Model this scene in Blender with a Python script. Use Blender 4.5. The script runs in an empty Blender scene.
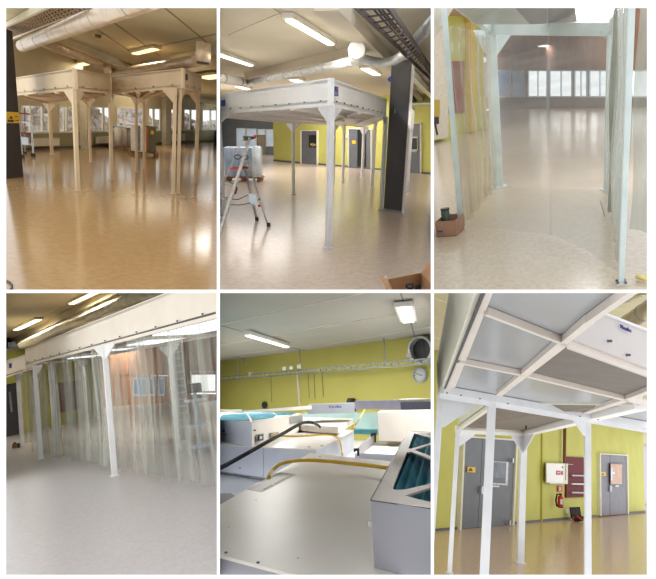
import bpy, bmesh, math, random
from mathutils import Vector, Matrix, noise
random.seed(7)
F = 500.0; PX, PY = 328.0, 315.0
EYE = Vector((0, 0, 4.0))
SC = bpy.context.scene
COL = SC.collection

def camdir(x, y): return Vector(((x - PX) / F, 1.0, -(y - PY) / F))

# ------------------------------------------------------------ materials
def lin(c):
    r = []
    for v in c:
        v = v / 255.0
        r.append(v / 12.92 if v <= 0.04045 else ((v + 0.055) / 1.055) ** 2.4)
    return (r[0], r[1], r[2], 1.0)

def mat(name, rgb, rough=0.5, metal=0.0, rgb2=None, scale=8.0, detail=3.0, fac=(0.35, 0.65), bump=0.0,
        bscale=None, spec=0.5, coat=0.0, emit=0.0, ergb=None, alpha=1.0, stretch=None):
    m = bpy.data.materials.new(name); m.use_nodes = True
    nt = m.node_tree; N = nt.nodes; L = nt.links
    b = N['Principled BSDF']
    b.inputs['Roughness'].default_value = rough
    b.inputs['Metallic'].default_value = metal
    b.inputs['Specular IOR Level'].default_value = spec
    b.inputs['Coat Weight'].default_value = coat
    b.inputs['Coat Roughness'].default_value = 0.12
    tc = N.new('ShaderNodeTexCoord'); mp = N.new('ShaderNodeMapping')
    if stretch: mp.inputs['Scale'].default_value = stretch
    L.new(tc.outputs['Object'], mp.inputs['Vector'])
    nz = N.new('ShaderNodeTexNoise'); nz.inputs['Scale'].default_value = scale; nz.inputs['Detail'].default_value = detail
    L.new(mp.outputs['Vector'], nz.inputs['Vector'])
    if rgb2 is None: rgb2 = tuple(min(255, v * 0.94) for v in rgb)
    cr = N.new('ShaderNodeValToRGB')
    cr.color_ramp.elements[0].position = fac[0]; cr.color_ramp.elements[1].position = fac[1]
    cr.color_ramp.elements[0].color = lin(rgb2); cr.color_ramp.elements[1].color = lin(rgb)
    L.new(nz.outputs['Fac'], cr.inputs['Fac']); L.new(cr.outputs['Color'], b.inputs['Base Color'])
    if bump:
        n2 = N.new('ShaderNodeTexNoise'); n2.inputs['Scale'].default_value = bscale or scale; n2.inputs['Detail'].default_value = 2
        L.new(mp.outputs['Vector'], n2.inputs['Vector'])
        bp = N.new('ShaderNodeBump'); bp.inputs['Strength'].default_value = bump; bp.inputs['Distance'].default_value = 0.02
        L.new(n2.outputs['Fac'], bp.inputs['Height']); L.new(bp.outputs['Normal'], b.inputs['Normal'])
    if emit:
        b.inputs['Emission Color'].default_value = lin(ergb or rgb); b.inputs['Emission Strength'].default_value = emit
    if alpha < 1: b.inputs['Alpha'].default_value = alpha
    return m

def vinyl(name, rgb, opac, rough=0.18, bscale=3.0, stretch=(1, 1, 1), bump=0.4, gloss=0.5, op2=None):
    """clear PVC sheet: mostly see-through, milky part and a shine, slightly uneven"""
    m = bpy.data.materials.new(name); m.use_nodes = True
    nt = m.node_tree; N = nt.nodes; L = nt.links
    b = N['Principled BSDF']; out = N['Material Output']
    b.inputs['Base Color'].default_value = lin(rgb); b.inputs['Roughness'].default_value = rough
    b.inputs['Specular IOR Level'].default_value = gloss
    tr = N.new('ShaderNodeBsdfTransparent'); tr.inputs['Color'].default_value = lin((250, 251, 250))
    mx = N.new('ShaderNodeMixShader')
    tc = N.new('ShaderNodeTexCoord'); mp = N.new('ShaderNodeMapping'); mp.inputs['Scale'].default_value = stretch
    L.new(tc.outputs['Object'], mp.inputs['Vector'])
    nz = N.new('ShaderNodeTexNoise'); nz.inputs['Scale'].default_value = bscale; nz.inputs['Detail'].default_value = 4
    L.new(mp.outputs['Vector'], nz.inputs['Vector'])
    mr = N.new('ShaderNodeMapRange'); mr.inputs['From Min'].default_value = 0.35; mr.inputs['From Max'].default_value = 0.7
    mr.inputs['To Min'].default_value = opac; mr.inputs['To Max'].default_value = op2 or min(1, opac * 1.7)
    L.new(nz.outputs['Fac'], mr.inputs['Value']); L.new(mr.outputs['Result'], mx.inputs['Fac'])
    bp = N.new('ShaderNodeBump'); bp.inputs['Strength'].default_value = bump; bp.inputs['Distance'].default_value = 0.05
    L.new(nz.outputs['Fac'], bp.inputs['Height']); L.new(bp.outputs['Normal'], b.inputs['Normal'])
    L.new(tr.outputs[0], mx.inputs[1]); L.new(b.outputs[0], mx.inputs[2]); L.new(mx.outputs[0], out.inputs['Surface'])
    return m

# ------------------------------------------------------------ rooms
class Room:
    def __init__(s, rect, xc, yh, lean, ym, h):
        r1 = camdir(xc, yh); n2 = camdir(xc, ym).cross(camdir(xc + lean * 10, ym + 10))
        U = r1.cross(n2).normalized()
        if U.z < 0: U = -U
        R = camdir(xc, ym).cross(U).normalized(); Fw = U.cross(R)
        s.U, s.R, s.Fw, s.h = U, R, Fw, h
        s.M3 = Matrix((R, Fw, U)).transposed()
        s.rect = rect
        x0, y0, x1, y1 = rect; g = 0.8
        a, b_, c, d = camdir(x0 - g, y0 - g), camdir(x1 + g, y0 - g), camdir(x1 + g, y1 + g), camdir(x0 - g, y1 + g)
        mid = camdir((x0 + x1) / 2, (y0 + y1) / 2)
        s.planes = []
        for p, q in ((a, b_), (b_, c), (c, d), (d, a)):
            n = p.cross(q).normalized()
            if n.dot(mid) > 0: n = -n           # outward
            s.planes.append(s.M3.transposed() @ n)
    def ray(s, x, y):
        return s.M3.transposed() @ camdir(x, y)
    def fl(s, x, y, z=0.0):
        r = s.ray(x, y); t = (z - s.h) / r.z
        return Vector((r.x * t, r.y * t, z))
    def wp(s, x, y, A, B, off=0.0):
        """pixel on the vertical plane through A and B, moved off towards the camera"""
        n = Vector((B[1] - A[1], -(B[0] - A[0]), 0)).normalized()
        if n.dot(Vector((-A[0], -A[1], 0))) < 0: n = -n
        P0 = Vector((A[0], A[1], 0)) + n * off
        r = s.ray(x, y); t = n.dot(P0 - Vector((0, 0, s.h))) / n.dot(r)
        return Vector((0, 0, s.h)) + r * t
    def px(s, P):
        w = s.M3 @ (Vector(P) - Vector((0, 0, s.h)))
        return (PX + F * w.x / w.y, PY - F * w.z / w.y)
    def depth(s, P):
        return (s.M3 @ (Vector(P) - Vector((0, 0, s.h)))).y
    def m(s, P, npx): return npx * s.depth(P) / F          # size in metres of npx pixels at P
    def vz(s, P, y):
        lo, hi = -3.0, 6.0
        hi = 4.6
        for _ in range(50):
            k = (lo + hi) / 2
            if s.px((P[0], P[1], k))[1] > y: lo = k
            else: hi = k
        return k
    def at(s, x, y, t): return Vector((0, 0, s.h)) + s.ray(x, y) * t
    def W(s, P): return EYE + s.M3 @ (Vector(P) - Vector((0, 0, s.h)))
    def mw(s, base):
        return Matrix.Translation(s.W(base)) @ s.M3.to_4x4()

# ------------------------------------------------------------ mesh builder, local room coordinates
class MB:
    def __init__(s): s.bm = bmesh.new()
    def poly(s, pts, ext=None):
        vs = [s.bm.verts.new(p) for p in pts]
        if ext is None:
            s.bm.faces.new(vs); return s
        e = Vector(ext)
        ws = [s.bm.verts.new(Vector(p) + e) for p in pts]
        n = len(vs)
        fs = [s.bm.faces.new(vs), s.bm.faces.new(ws[::-1])]
        for i in range(n):
            fs.append(s.bm.faces.new((vs[i], ws[i], ws[(i + 1) % n], vs[(i + 1) % n])))
        bmesh.ops.recalc_face_normals(s.bm, faces=fs)
        return s
    def box(s, c, size, yaw=0.0):
        c = Vector(c); hx, hy, hz = [v / 2 for v in size]
        cs, sn = math.cos(yaw), math.sin(yaw)
        f = lambda x, y, z: c + Vector((x * cs - y * sn, x * sn + y * cs, z))
        return s.poly([f(-hx, -hy, -hz), f(hx, -hy, -hz), f(hx, hy, -hz), f(-hx, hy, -hz)], (0, 0, 2 * hz))
    def beam(s, A, B, w, h, up=(0, 0, 1)):
        """bar from A to B, w wide, h high, centred"""
        A, B = Vector(A), Vector(B); d = (B - A)
        u = Vector(up); sd = d.cross(u)
        if sd.length < 1e-6: sd = d.cross(Vector((1, 0, 0)))
        sd.normalize(); u = sd.cross(d).normalized()
        return s.poly([A - sd * w / 2 - u * h / 2, A + sd * w / 2 - u * h / 2, A + sd * w / 2 + u * h / 2, A - sd * w / 2 + u * h / 2], d)
    def tube(s, pts, r, seg=10, cap=True):
        pts = [Vector(p) for p in pts]; rings = []
        n = len(pts)
        prev = None
        for i, p in enumerate(pts):
            t = (pts[min(i + 1, n - 1)] - pts[max(i - 1, 0)]).normalized()
            if prev is None:
                a = t.cross(Vector((0, 0, 1)))
                if a.length < 1e-4: a = t.cross(Vector((1, 0, 0)))
            else: a = prev - t * prev.dot(t)
            a.normalize(); prev = a; b = t.cross(a)
            rr = r[i] if isinstance(r, (list, tuple)) else r
            rings.append([s.bm.verts.new(p + (a * math.cos(k * 2 * math.pi / seg) + b * math.sin(k * 2 * math.pi / seg)) * rr) for k in range(seg)])
        fs = []
        for i in range(n - 1):
            for k in range(seg):
                f = s.bm.faces.new((rings[i][k], rings[i][(k + 1) % seg], rings[i + 1][(k + 1) % seg], rings[i + 1][k])); f.smooth = True; fs.append(f)
        if cap: fs += [s.bm.faces.new(rings[0][::-1]), s.bm.faces.new(rings[-1])]
        bmesh.ops.recalc_face_normals(s.bm, faces=fs)
        return s
    def disc(s, c, n, r, t, seg=28, rx=1.0):
        n = Vector(n).normalized(); a = n.cross(Vector((0, 0, 1)))
        if a.length < 1e-4: a = Vector((1, 0, 0))
        a.normalize(); b = n.cross(a)
        return s.poly([Vector(c) + (a * math.cos(k * 2 * math.pi / seg) * rx + b * math.sin(k * 2 * math.pi / seg)) * r for k in range(seg)], n * t)
    def ring(s, c, n, r1, r2, t, seg=28):
        n = Vector(n).normalized(); a = n.cross(Vector((0, 0, 1)))
        if a.length < 1e-4: a = Vector((1, 0, 0))
        a.normalize(); b = n.cross(a)
        for k in range(seg):
            q = [Vector(c) + (a * math.cos(j * 2 * math.pi / seg) + b * math.sin(j * 2 * math.pi / seg)) * rr for j, rr in ((k, r1), (k + 1, r1), (k + 1, r2), (k, r2))]
            s.poly(q, n * t)
        return s
    def sheet(s, line, z0, z1, nz, fn, th=0.0):
        """wavy hanging sheet along a plan polyline; fn(u, v) -> sideways offset"""
        L_ = [0.0]
        for i in range(len(line) - 1): L_.append(L_[-1] + (Vector(line[i + 1][:2]) - Vector(line[i][:2])).length)
        tot = L_[-1]; nu = max(8, int(tot / s.step)); grid = []
        for i in range(nu + 1):
            u = tot * i / nu; k = 0
            while k < len(line) - 2 and L_[k + 1] < u: k += 1
            f = (u - L_[k]) / max(1e-6, L_[k + 1] - L_[k])
            a, b = Vector(line[k][:2]), Vector(line[k + 1][:2]); d = (b - a).normalized(); n = Vector((-d.y, d.x)); p = a.lerp(b, f)
            row = []
            for j in range(nz + 1):
                v = j / nz; o = fn(u, v)
                zb = z0(u / tot) if callable(z0) else z0
                q = p + n * o
                row.append(s.bm.verts.new((q.x, q.y, zb + (z1 - zb) * v)))
            grid.append(row)
        for i in range(nu):
            for j in range(nz):
                f = s.bm.faces.new((grid[i][j], grid[i + 1][j], grid[i + 1][j + 1], grid[i][j + 1])); f.smooth = True
        return s
    step = 0.04

def clip_bm(bm, planes, P0):
    for n in planes:
        vs = [(v.co - P0).dot(n) for v in bm.verts]
        if not vs: return
        if max(vs) <= 1e-6: continue
        r = bmesh.ops.bisect_plane(bm, geom=bm.verts[:] + bm.edges[:] + bm.faces[:], plane_co=P0, plane_no=n, clear_outer=True, dist=1e-6)
        ed = [e for e in r['geom_cut'] if isinstance(e, bmesh.types.BMEdge)]
        ed = [e for e in ed if e.is_valid and e.is_boundary]
        if ed:
            try: bmesh.ops.holes_fill(bm, edges=ed, sides=0)
            except Exception: pass

CUR = None
def finish(mb, name, m, base, parent=None, clip=True, extra=None, bevel=0.0, smooth=False):
    bm = mb.bm
    if bevel:
        bmesh.ops.bevel(bm, geom=bm.edges[:], offset=bevel, segments=2, affect='EDGES', profile=0.6, clamp_overlap=True)
    if extra:
        for P, n in extra: clip_bm(bm, [Vector(n)], Vector(P))
    if clip: clip_bm(bm, CUR.planes, Vector((0, 0, CUR.h)))
    if not bm.verts:
        bm.free(); return None
    bmesh.ops.translate(bm, verts=bm.verts, vec=-Vector(base))
    me = bpy.data.meshes.new(name); bm.to_mesh(me); bm.free()
    if smooth:
        for p in me.polygons: p.use_smooth = True
    me.materials.append(m)
    o = bpy.data.objects.new(name, me); COL.objects.link(o)
    if parent is not None: o.parent = parent
    else: o.matrix_world = CUR.mw(base)
    return o

class Thing:
    """an Empty at the base of a thing; parts are children, sub-parts their children"""
    def __init__(s, name, label, cat, base, group=None):
        s.base = Vector(base)
        s.o = bpy.data.objects.new(name, None); s.o.empty_display_size = 0.2; COL.objects.link(s.o)
        s.o.matrix_world = CUR.mw(base)
        s.o['label'] = label; s.o['category'] = cat
        if group: s.o['group'] = group
    def part(s, name, mb, m, parent=None, label=None, **k):
        o = finish(mb, name, m, s.base, parent or s.o, **k)
        if o is not None and label: o['label'] = label
        return o
def islands(mb):
    bm = mb.bm; bm.verts.index_update(); seen = set(); out = []
    for v in bm.verts:
        if v in seen: continue
        st = [v]; comp = []; seen.add(v)
        while st:
            a = st.pop(); comp.append(a)
            for e in a.link_edges:
                b = e.other_vert(a)
                if b not in seen: seen.add(b); st.append(b)
        cs = set(comp); n = MB(); mp = {a: n.bm.verts.new(a.co) for a in comp}
        fs = set(f for a in comp for f in a.link_faces)
        for f in fs:
            g = n.bm.faces.new([mp[x] for x in f.verts]); g.smooth = f.smooth
        out.append(n)
    bm.free()
    return out
def pieces(th, name, mb, m, parent=None, **k):
    """each loose piece becomes a part of its own"""
    return [th.part(name, q, m, parent=parent, **k) for q in islands(mb)]
def single(name, label, cat, mb, m, base, group=None, **k):
    o = finish(mb, name, m, base, None, **k)
    if o is not None:
        o['label'] = label; o['category'] = cat
        if group: o['group'] = group
    return o
def struct(name, mb, m, base=(0, 5, 0), **k):
    o = finish(mb, name, m, base, None, **k)
    if o is not None: o['kind'] = 'structure'
    return o
def stchild(name, mb, m, parent, base=(0, 5, 0), **k):
    return finish(mb, name, m, base, parent, **k) if parent is not None else None

def text_mb(txt, P, right, up, h, depth=0.004, bold=0.0):
    """letters as a mesh: origin P, running along right, up = letter height direction"""
    cu = bpy.data.curves.new('letters', 'FONT'); cu.body = txt; cu.size = 1.0; cu.extrude = 0.02; cu.offset = bold
    cu.align_x = 'CENTER'; cu.align_y = 'CENTER'; cu.resolution_u = 3
    ob = bpy.data.objects.new('letters', cu); COL.objects.link(ob)
    dg = bpy.context.evaluated_depsgraph_get(); me = bpy.data.meshes.new_from_object(ob.evaluated_get(dg))
    bpy.data.objects.remove(ob)
    mb = MB(); mb.bm.from_mesh(me); bpy.data.meshes.remove(me)
    R = Vector(right).normalized(); U = Vector(up).normalized(); Nn = R.cross(U).normalized(); U = Nn.cross(R)
    for v in mb.bm.verts:
        c = v.co.copy(); v.co = Vector(P) + R * c.x * h + U * c.y * h + Nn * (c.z * depth / 0.02)
    return mb

# ------------------------------------------------------------ repeated kinds
def wallquad(A, B, pts, t, off=0.0):
    """polygon of picture points on the wall plane, t thick towards the camera"""
    n = Vector((B[1] - A[1], -(B[0] - A[0]), 0)).normalized()
    if n.dot(Vector((-A[0], -A[1], 0))) < 0: n = -n
    return MB().poly([CUR.wp(x, y, A, B, off) for x, y in pts], n * t)
def rect(x0, y0, x1, y1, s=0.0, s2=None):
    """four corners, s = vertical shift of the right side (s2 = of its bottom)"""
    if s2 is None: s2 = s
    return [(x0, y0), (x1, y0 + s), (x1, y1 + s2), (x0, y1)]

def light_fixture(a, b, z, w, label, emit, power, hm, dm, group=None, col=(1, 0.93, 0.8), hang=0.07, big=0):
    A, B = CUR.fl(a[0], a[1], z), CUR.fl(b[0], b[1], z)
    mid = (A + B) / 2
    t = Thing('ceiling_light', label, 'ceiling light', mid, group)
    d = (B - A).normalized()
    t.part('housing', MB().beam(A - d * 0.06 + Vector((0, 0, hang / 2 + .012)), B + d * 0.06 + Vector((0, 0, hang / 2 + .012)), w * 1.5, hang), hm)
    t.part('diffuser', MB().beam(A, B, w, 0.03), dm)
    if power:
        ld = bpy.data.lights.new('lamp', 'AREA'); ld.shape = 'RECTANGLE'; ld.size = (B - A).length; ld.size_y = w
        ld.energy = power; ld.color = col
        if big: ld.size = big; ld.size_y = big
        lo = bpy.data.objects.new('lamp', ld); COL.objects.link(lo); lo.parent = t.o
        yaw = math.atan2(d.y, d.x)
        lo.location = (0, 0, -0.03); lo.rotation_euler = (0, 0, yaw)
    return t

def post(th, base, ztop, w, m, yaw=0.0, gus=(), gsz=0.28, gm=None, plate=True, zb=0.0, gdrop=None):
    """square post with foot plate and triangular gusset plates under the frame"""
    x, y = base[0], base[1]
    p = th.part('post', MB().box((x, y, (zb + ztop) / 2), (w, w, ztop - zb), yaw), m, bevel=w * 0.06)
    if p is None: return None
    if plate and zb == 0.0:
        th.part('base_plate', MB().box((x, y, 0.008), (w * 1.6, w * 1.6, 0.014), yaw), m, parent=p)
    for d in gus:
        d = Vector((d[0], d[1], 0)).normalized(); n = Vector((-d.y, d.x, 0)) * 0.02
        P = Vector((x, y, ztop)) + d * w * 0.4
        x0_ = CUR.px((x, y, ztop))[0]; x1_ = CUR.px((x + d.x * .1, y + d.y * .1, ztop))[0]
        wide = gsz * F / max(.1, CUR.depth((x, y, ztop))); g = min(wide / max(.5, abs(x1_ - x0_) * 10), gsz * 3.2)
        th.part('gusset', MB().poly([P - n / 2, P + d * g - n / 2, P + d * g - n / 2 + Vector((0, 0, -0.04)), P + d * 0.03 - n / 2 + Vector((0, 0, -(gdrop or gsz) * 1.0)), P - n / 2 + Vector((0, 0, -(gdrop or gsz) * 1.0))], n), gm or m, parent=p)
    return p

def corner(gx, gy, ytop, ybot):
    """canopy corner above floor picture point, its upper and lower edge seen at ytop / ybot"""
    P = CUR.fl(gx, gy); return (P, CUR.vz(P, ybot), CUR.vz(P, ytop))
def canopy_body(th, cs, fm, um, bolts=None, bm_=None, rail=None, skip=(), under=True, names='fascia_panel'):
    """fascia boards round a plan of corners (P, z0, z1), underside panel and top panel"""
    n = len(cs)
    c = sum((Vector((p[0][0], p[0][1], 0)) for p in cs), Vector()) / n
    out = []
    for i in range(n):
        (A, a0, a1), (B, b0, b1) = cs[i], cs[(i + 1) % n]
        a, b = Vector((A[0], A[1], 0)), Vector((B[0], B[1], 0)); zz = lambda v, z: v + Vector((0, 0, z))
        d = (b - a).normalized(); nn = Vector((-d.y, d.x, 0))
        if nn.dot(c - a) < 0: nn = -nn
        if i in skip: continue
        p = th.part(names, MB().poly([zz(a, a0), zz(b, b0), zz(b, b1), zz(a, a1)], nn * 0.05), fm)
        out.append(p)
        if p is not None and rail:
            o = -nn * .015
            th.part('edge_strip', MB().poly([zz(a, a0 - .015) + o, zz(b, b0 - .015) + o, zz(b, b0 + rail) + o, zz(a, a0 + rail) + o], nn * .03), fm, parent=p)
        if p is not None and bolts and i in bolts[3]:
            L_ = (b - a).length; k = min(14, int(L_ / bolts[0]) + 1)
            for j in range(k):
                t = (j + 0.5) / k
                q = a.lerp(b, t) + Vector((0, 0, a0 + (b0 - a0) * t + bolts[1])) - nn * 0.015
                th.part('bolt', MB().disc(q, -nn, bolts[2], 0.02, 8), bm_, parent=p)
    if under: th.part('underside_panel', MB().poly([(p[0][0], p[0][1], p[1] + 0.03) for p in cs], (0, 0, 0.03)), um)
    th.part('top_panel', MB().poly([(p[0][0], p[0][1], p[2] - 0.05) for p in cs], (0, 0, 0.03)), fm)
    return out
def cross_bars(th, a0, a1, b0, b1, ts, w, m, name='ceiling_bar'):
    """bars under the canopy between edge a and edge b"""
    for t in ts:
        th.part(name, MB().beam(Vector(a0).lerp(Vector(a1), t), Vector(b0).lerp(Vector(b1), t), w, w * .5), m)
def duct(r, a, b, rad, z, label, m, n_rings=5, rm=None, seg=20):
    """rad < 0 means pixels"""
    A, B = CUR.fl(*a, z), CUR.fl(*b, z); t = Thing('air_duct', label, 'air duct', (A + B) / 2)
    if rad < 0: rad = CUR.m((A + B) / 2, -rad)
    t.part('pipe', MB().tube([A, A.lerp(B, .25), A.lerp(B, .5), A.lerp(B, .75), B], rad, seg), m)
    d = (B - A).normalized()
    for k in range(n_rings):
        c = A.lerp(B, (k + .5) / n_rings); t.part('joint_ring', MB().tube([c - d * .02, c + d * .02], rad * 1.03, seg), rm or m)
    return t
def wsign(th, A, B, pts, m, name, off=0.06, t=0.01, parent=None, label=None):
    return th.part(name, wallquad(A, B, pts, t, off), m, parent=parent, label=label)
def towards(P, vx, vy, xpx):
    """point reached from P walking towards the vanishing point (vx,vy) until it is seen at picture column xpx"""
    r = CUR.ray(vx, vy); d = Vector((r.x, r.y, 0)).normalized(); lo, hi = 0.0, 60.0
    s0 = CUR.px(P)[0]
    for _ in range(50):
        k = (lo + hi) / 2; x = CUR.px(Vector(P) + d * k)[0]
        if (x - xpx) * (s0 - xpx) > 0: lo = k
        else: hi = k
    return Vector(P) + d * lo

def clock(P, n, r, rimm, facem, handm, label):
    t = Thing('wall_clock', label, 'clock', P)
    t.part('rim', MB().ring(P, n, r, r * 0.86, 0.06), rimm)
    t.part('face', MB().disc(P, n, r * 0.88, 0.03), facem)
    n = Vector(n).normalized(); a = n.cross(Vector((0, 0, 1))).normalized(); b = Vector((0, 0, 1)); c = Vector(P) + n * 0.035
    mk = MB()
    for k in range(12):
        an = k * math.pi / 6; dd = a * math.sin(an) + b * math.cos(an)
        mk.beam(c + dd * r * 0.64, c + dd * r * 0.8, r * 0.06, 0.006, n)
    t.part('hour_marks', mk, handm)
    t.part('hour_hand', MB().beam(c, c - a * r * 0.42 + b * r * 0.0, r * 0.09, 0.01, n), handm)
    t.part('minute_hand', MB().beam(c, c + a * r * 0.6 + b * r * 0.32, r * 0.06, 0.01, n), handm)
    return t

def slab(z, t, name, m, extra=None, depth=60, y0=1.5):
    mb = MB(); mb.poly([(-60, y0, z), (60, y0, z), (60, depth, z), (-60, depth, z)], (0, 0, t))
    return struct(name, mb, m, (0, 6, z), extra=extra)
def beyond(A, B, off=0.0):
    """clip plane keeping what lies on the camera's side of wall AB (+off behind it)"""
    n = Vector((B[1] - A[1], -(B[0] - A[0]), 0)).normalized()
    if n.dot(Vector((-A[0], -A[1], 0))) < 0: n = -n
    return (Vector((A[0], A[1], 0)) - n * off, -n)
def lerp(a, b, t): return a + (b - a) * t
def lerp2(a, b, t): return (a[0] + (b[0] - a[0]) * t, a[1] + (b[1] - a[1]) * t)
# ============================================================ set-up
SC.view_settings.view_transform = 'Standard'; SC.view_settings.look = 'None'
SC.view_settings.exposure = 0.0; SC.view_settings.gamma = 1.0; SC.view_settings.use_curve_mapping = False
w = bpy.data.worlds.new('World'); SC.world = w; w.use_nodes = True
nt = w.node_tree; bg = nt.nodes['Background']
tc = nt.nodes.new('ShaderNodeTexCoord'); sp = nt.nodes.new('ShaderNodeSeparateXYZ'); cr = nt.nodes.new('ShaderNodeValToRGB')
nt.links.new(tc.outputs['Generated'], sp.inputs[0]); nt.links.new(sp.outputs['Z'], cr.inputs['Fac'])
cr.color_ramp.elements[0].position = 0.0; cr.color_ramp.elements[0].color = (1.0, 1.0, 1.0, 1)
cr.color_ramp.elements[1].position = 0.6; cr.color_ramp.elements[1].color = (0.9, 0.95, 1.0, 1)
nt.links.new(cr.outputs['Color'], bg.inputs['Color']); bg.inputs['Strength'].default_value = 1.35

cd = bpy.data.cameras.new('camera'); cam = bpy.data.objects.new('camera', cd); COL.objects.link(cam)
cam.location = EYE; cam.rotation_euler = (math.pi / 2, 0, 0)
cd.sensor_fit = 'HORIZONTAL'; cd.sensor_width = 36; cd.lens = 36 * F / 656; cd.clip_start = 0.05; cd.clip_end = 300
cd.shift_y = (PY - 289.5) / 656.0
SC.camera = cam
SC.cycles.max_bounces = 10; SC.cycles.transparent_max_bounces = 24
SC.cycles.sample_clamp_indirect = 6

X0, X1, X2, X3, X4, X5 = 6.1, 216.8, 219.9, 430.8, 433.9, 647.0
Y0, Y1, Y2, Y3 = 8.0, 289.7, 293.0, 574.8
M_plaster = mat('white_plaster', (252, 252, 252), 0.9, rgb2=(249, 249, 249), scale=3)
def px_block(mb, x0, x1, y0, y1, d0, d1):
    a = [EYE + camdir(x, y) * d0 for x, y in ((x0, y0), (x1, y0), (x1, y1), (x0, y1))]
    b = [EYE + camdir(x, y) * d1 for x, y in ((x0, y0), (x1, y0), (x1, y1), (x0, y1))]
    va = [mb.bm.verts.new(p) for p in a]; vb = [mb.bm.verts.new(p) for p in b]
    fs = [mb.bm.faces.new(va), mb.bm.faces.new(vb[::-1])] + [mb.bm.faces.new((va[i], vb[i], vb[(i + 1) % 4], va[(i + 1) % 4])) for i in range(4)]
    bmesh.ops.recalc_face_normals(mb.bm, faces=fs)
def world_struct(name, mb):
    me = bpy.data.meshes.new(name)
    c = sum((v.co for v in mb.bm.verts), Vector()) / len(mb.bm.verts)
    bmesh.ops.translate(mb.bm, verts=mb.bm.verts, vec=-c); mb.bm.to_mesh(me); mb.bm.free()
    me.materials.append(M_plaster); o = bpy.data.objects.new(name, me); o.location = c; COL.objects.link(o); o['kind'] = 'structure'
D0, D1, DB = 1.2, 1.45, 75.0
mb = MB()
px_block(mb, -420, X0, -300, 880, D0, D1); px_block(mb, X5, 1080, -300, 880, D0, D1)
px_block(mb, X0, X5, -300, Y0, D0, D1); px_block(mb, X0, X5, Y3, 880, D0, D1)
world_struct('wall_front', mb)
for nm, xa, xb in (('wall_left', X1, X2), ('wall_right', X3, X4)):
    mb = MB(); px_block(mb, xa, xb, Y0, Y3, D0, DB); world_struct(nm, mb)
mb = MB()
for xa, xb in ((X0, X1), (X2, X3), (X4, X5)): px_block(mb, xa, xb, Y1, Y2, D0, DB)
world_struct('wall_middle', mb)
mb = MB(); px_block(mb, X0 - 6, X0 - .1, Y2, Y3, 9.0, DB); world_struct('wall_left', mb)  # unseen side wall added to keep sky glare off the floor

# ------------------------------------------------------------ shared materials
M_post = mat('white_painted_steel', (228, 228, 230), 0.35, rgb2=(219, 220, 222), scale=5, bump=0.02)
M_board = mat('white_board', (248, 246, 243), 0.45, rgb2=(242, 240, 236), scale=2.5, bump=0.02)
M_board_w = mat('cream_board', (228, 210, 180), 0.5, rgb2=(220, 200, 168), scale=2.5)
M_ceil = mat('ceiling_plaster', (232, 228, 216), 0.85, rgb2=(226, 221, 208), scale=1.5)
M_dark = mat('dark_steel', (52, 50, 52), 0.45, rgb2=(44, 42, 43), scale=3)
M_black = mat('black_plastic', (24, 24, 26), 0.4, rgb2=(16, 16, 18), scale=10)
M_grey = mat('grey_metal', (168, 170, 172), 0.35, metal=0.5, rgb2=(150, 152, 155), scale=10)
M_alu = mat('aluminium', (205, 204, 203), 0.3, metal=0.7, rgb2=(185, 184, 184), scale=14)
M_galv = mat('galvanised_duct', (205, 206, 205), 0.35, metal=0.35, rgb2=(176, 178, 180), scale=6, bump=0.05, stretch=(1, 1, 4))
M_yell = mat('yellow_green_wall_paint', (200, 197, 106), 0.75, rgb2=(193, 190, 99), scale=1.2)
M_doorg = mat('grey_door_paint', (104, 108, 114), 0.45, rgb2=(97, 101, 107), scale=3)
M_frame = mat('cream_frame_paint', (226, 224, 206), 0.5, rgb2=(218, 215, 196), scale=4)
M_diff = mat('light_diffuser', (255, 246, 228), 0.4, rgb2=(255, 244, 224), emit=3.2)
M_sign_y = mat('yellow_sign', (238, 190, 34), 0.5, rgb2=(230, 182, 30), scale=6)
M_blue = mat('blue_sign', (44, 62, 140), 0.5, rgb2=(36, 52, 126), scale=20)
M_red = mat('red_paint', (196, 36, 40), 0.4, rgb2=(178, 28, 34), scale=8)
M_paper = mat('white_paper', (225, 236, 248), 0.7, rgb2=(212, 224, 238), scale=9)
M_card = mat('cardboard', (186, 140, 98), 0.85, rgb2=(170, 124, 84), scale=7, bump=0.04)
M_skirt = mat('grey_skirting', (92, 96, 98), 0.5, rgb2=(82, 86, 88), scale=4)
M_bolt = mat('bolt_grey', (110, 108, 104), 0.4, metal=0.5, rgb2=(90, 88, 86), scale=30)
# ============================================================ picture 1 : warm hall with windows
CUR = R1 = Room((X0, Y0, X1, Y1), 112, 113, 0.02, 150, 1.6)
M1_floor = mat('beige_vinyl_floor', (188, 150, 102), 0.14, rgb2=(174, 136, 88), scale=14, detail=6, fac=(0.3, 0.7), bump=0.02, bscale=3, spec=0.55)
M1_wall = mat('sand_wall_paint', (206, 194, 160), 0.8, rgb2=(198, 186, 152), scale=1.5)
M1_band = mat('olive_wall_band', (150, 146, 116), 0.8, rgb2=(142, 138, 108), scale=1.5)
M1_ceil = mat('beige_ceiling', (208, 196, 156), 0.85, rgb2=(200, 187, 146), scale=1.0)
M1_tent = mat('cream_canopy_board', (222, 198, 160), 0.5, rgb2=(212, 187, 148), scale=2)
M1_duct = mat('aged_galvanised_duct', (206, 186, 158), 0.3, metal=0.3, rgb2=(188, 164, 132), scale=5, bump=0.04)
M_glass = vinyl('window_glass', (235, 240, 246), 0.04, rough=0.02, bump=0.0)
WA, WB = R1.fl(8, 151), R1.fl(217, 141.5)
CLP = [beyond(WA, WB, 0.0)]
f1 = slab(-0.1, 0.1, 'floor', M1_floor, CLP)
ZC = 3.5
slab(ZC, 0.12, 'ceiling', M1_ceil, CLP)
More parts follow.
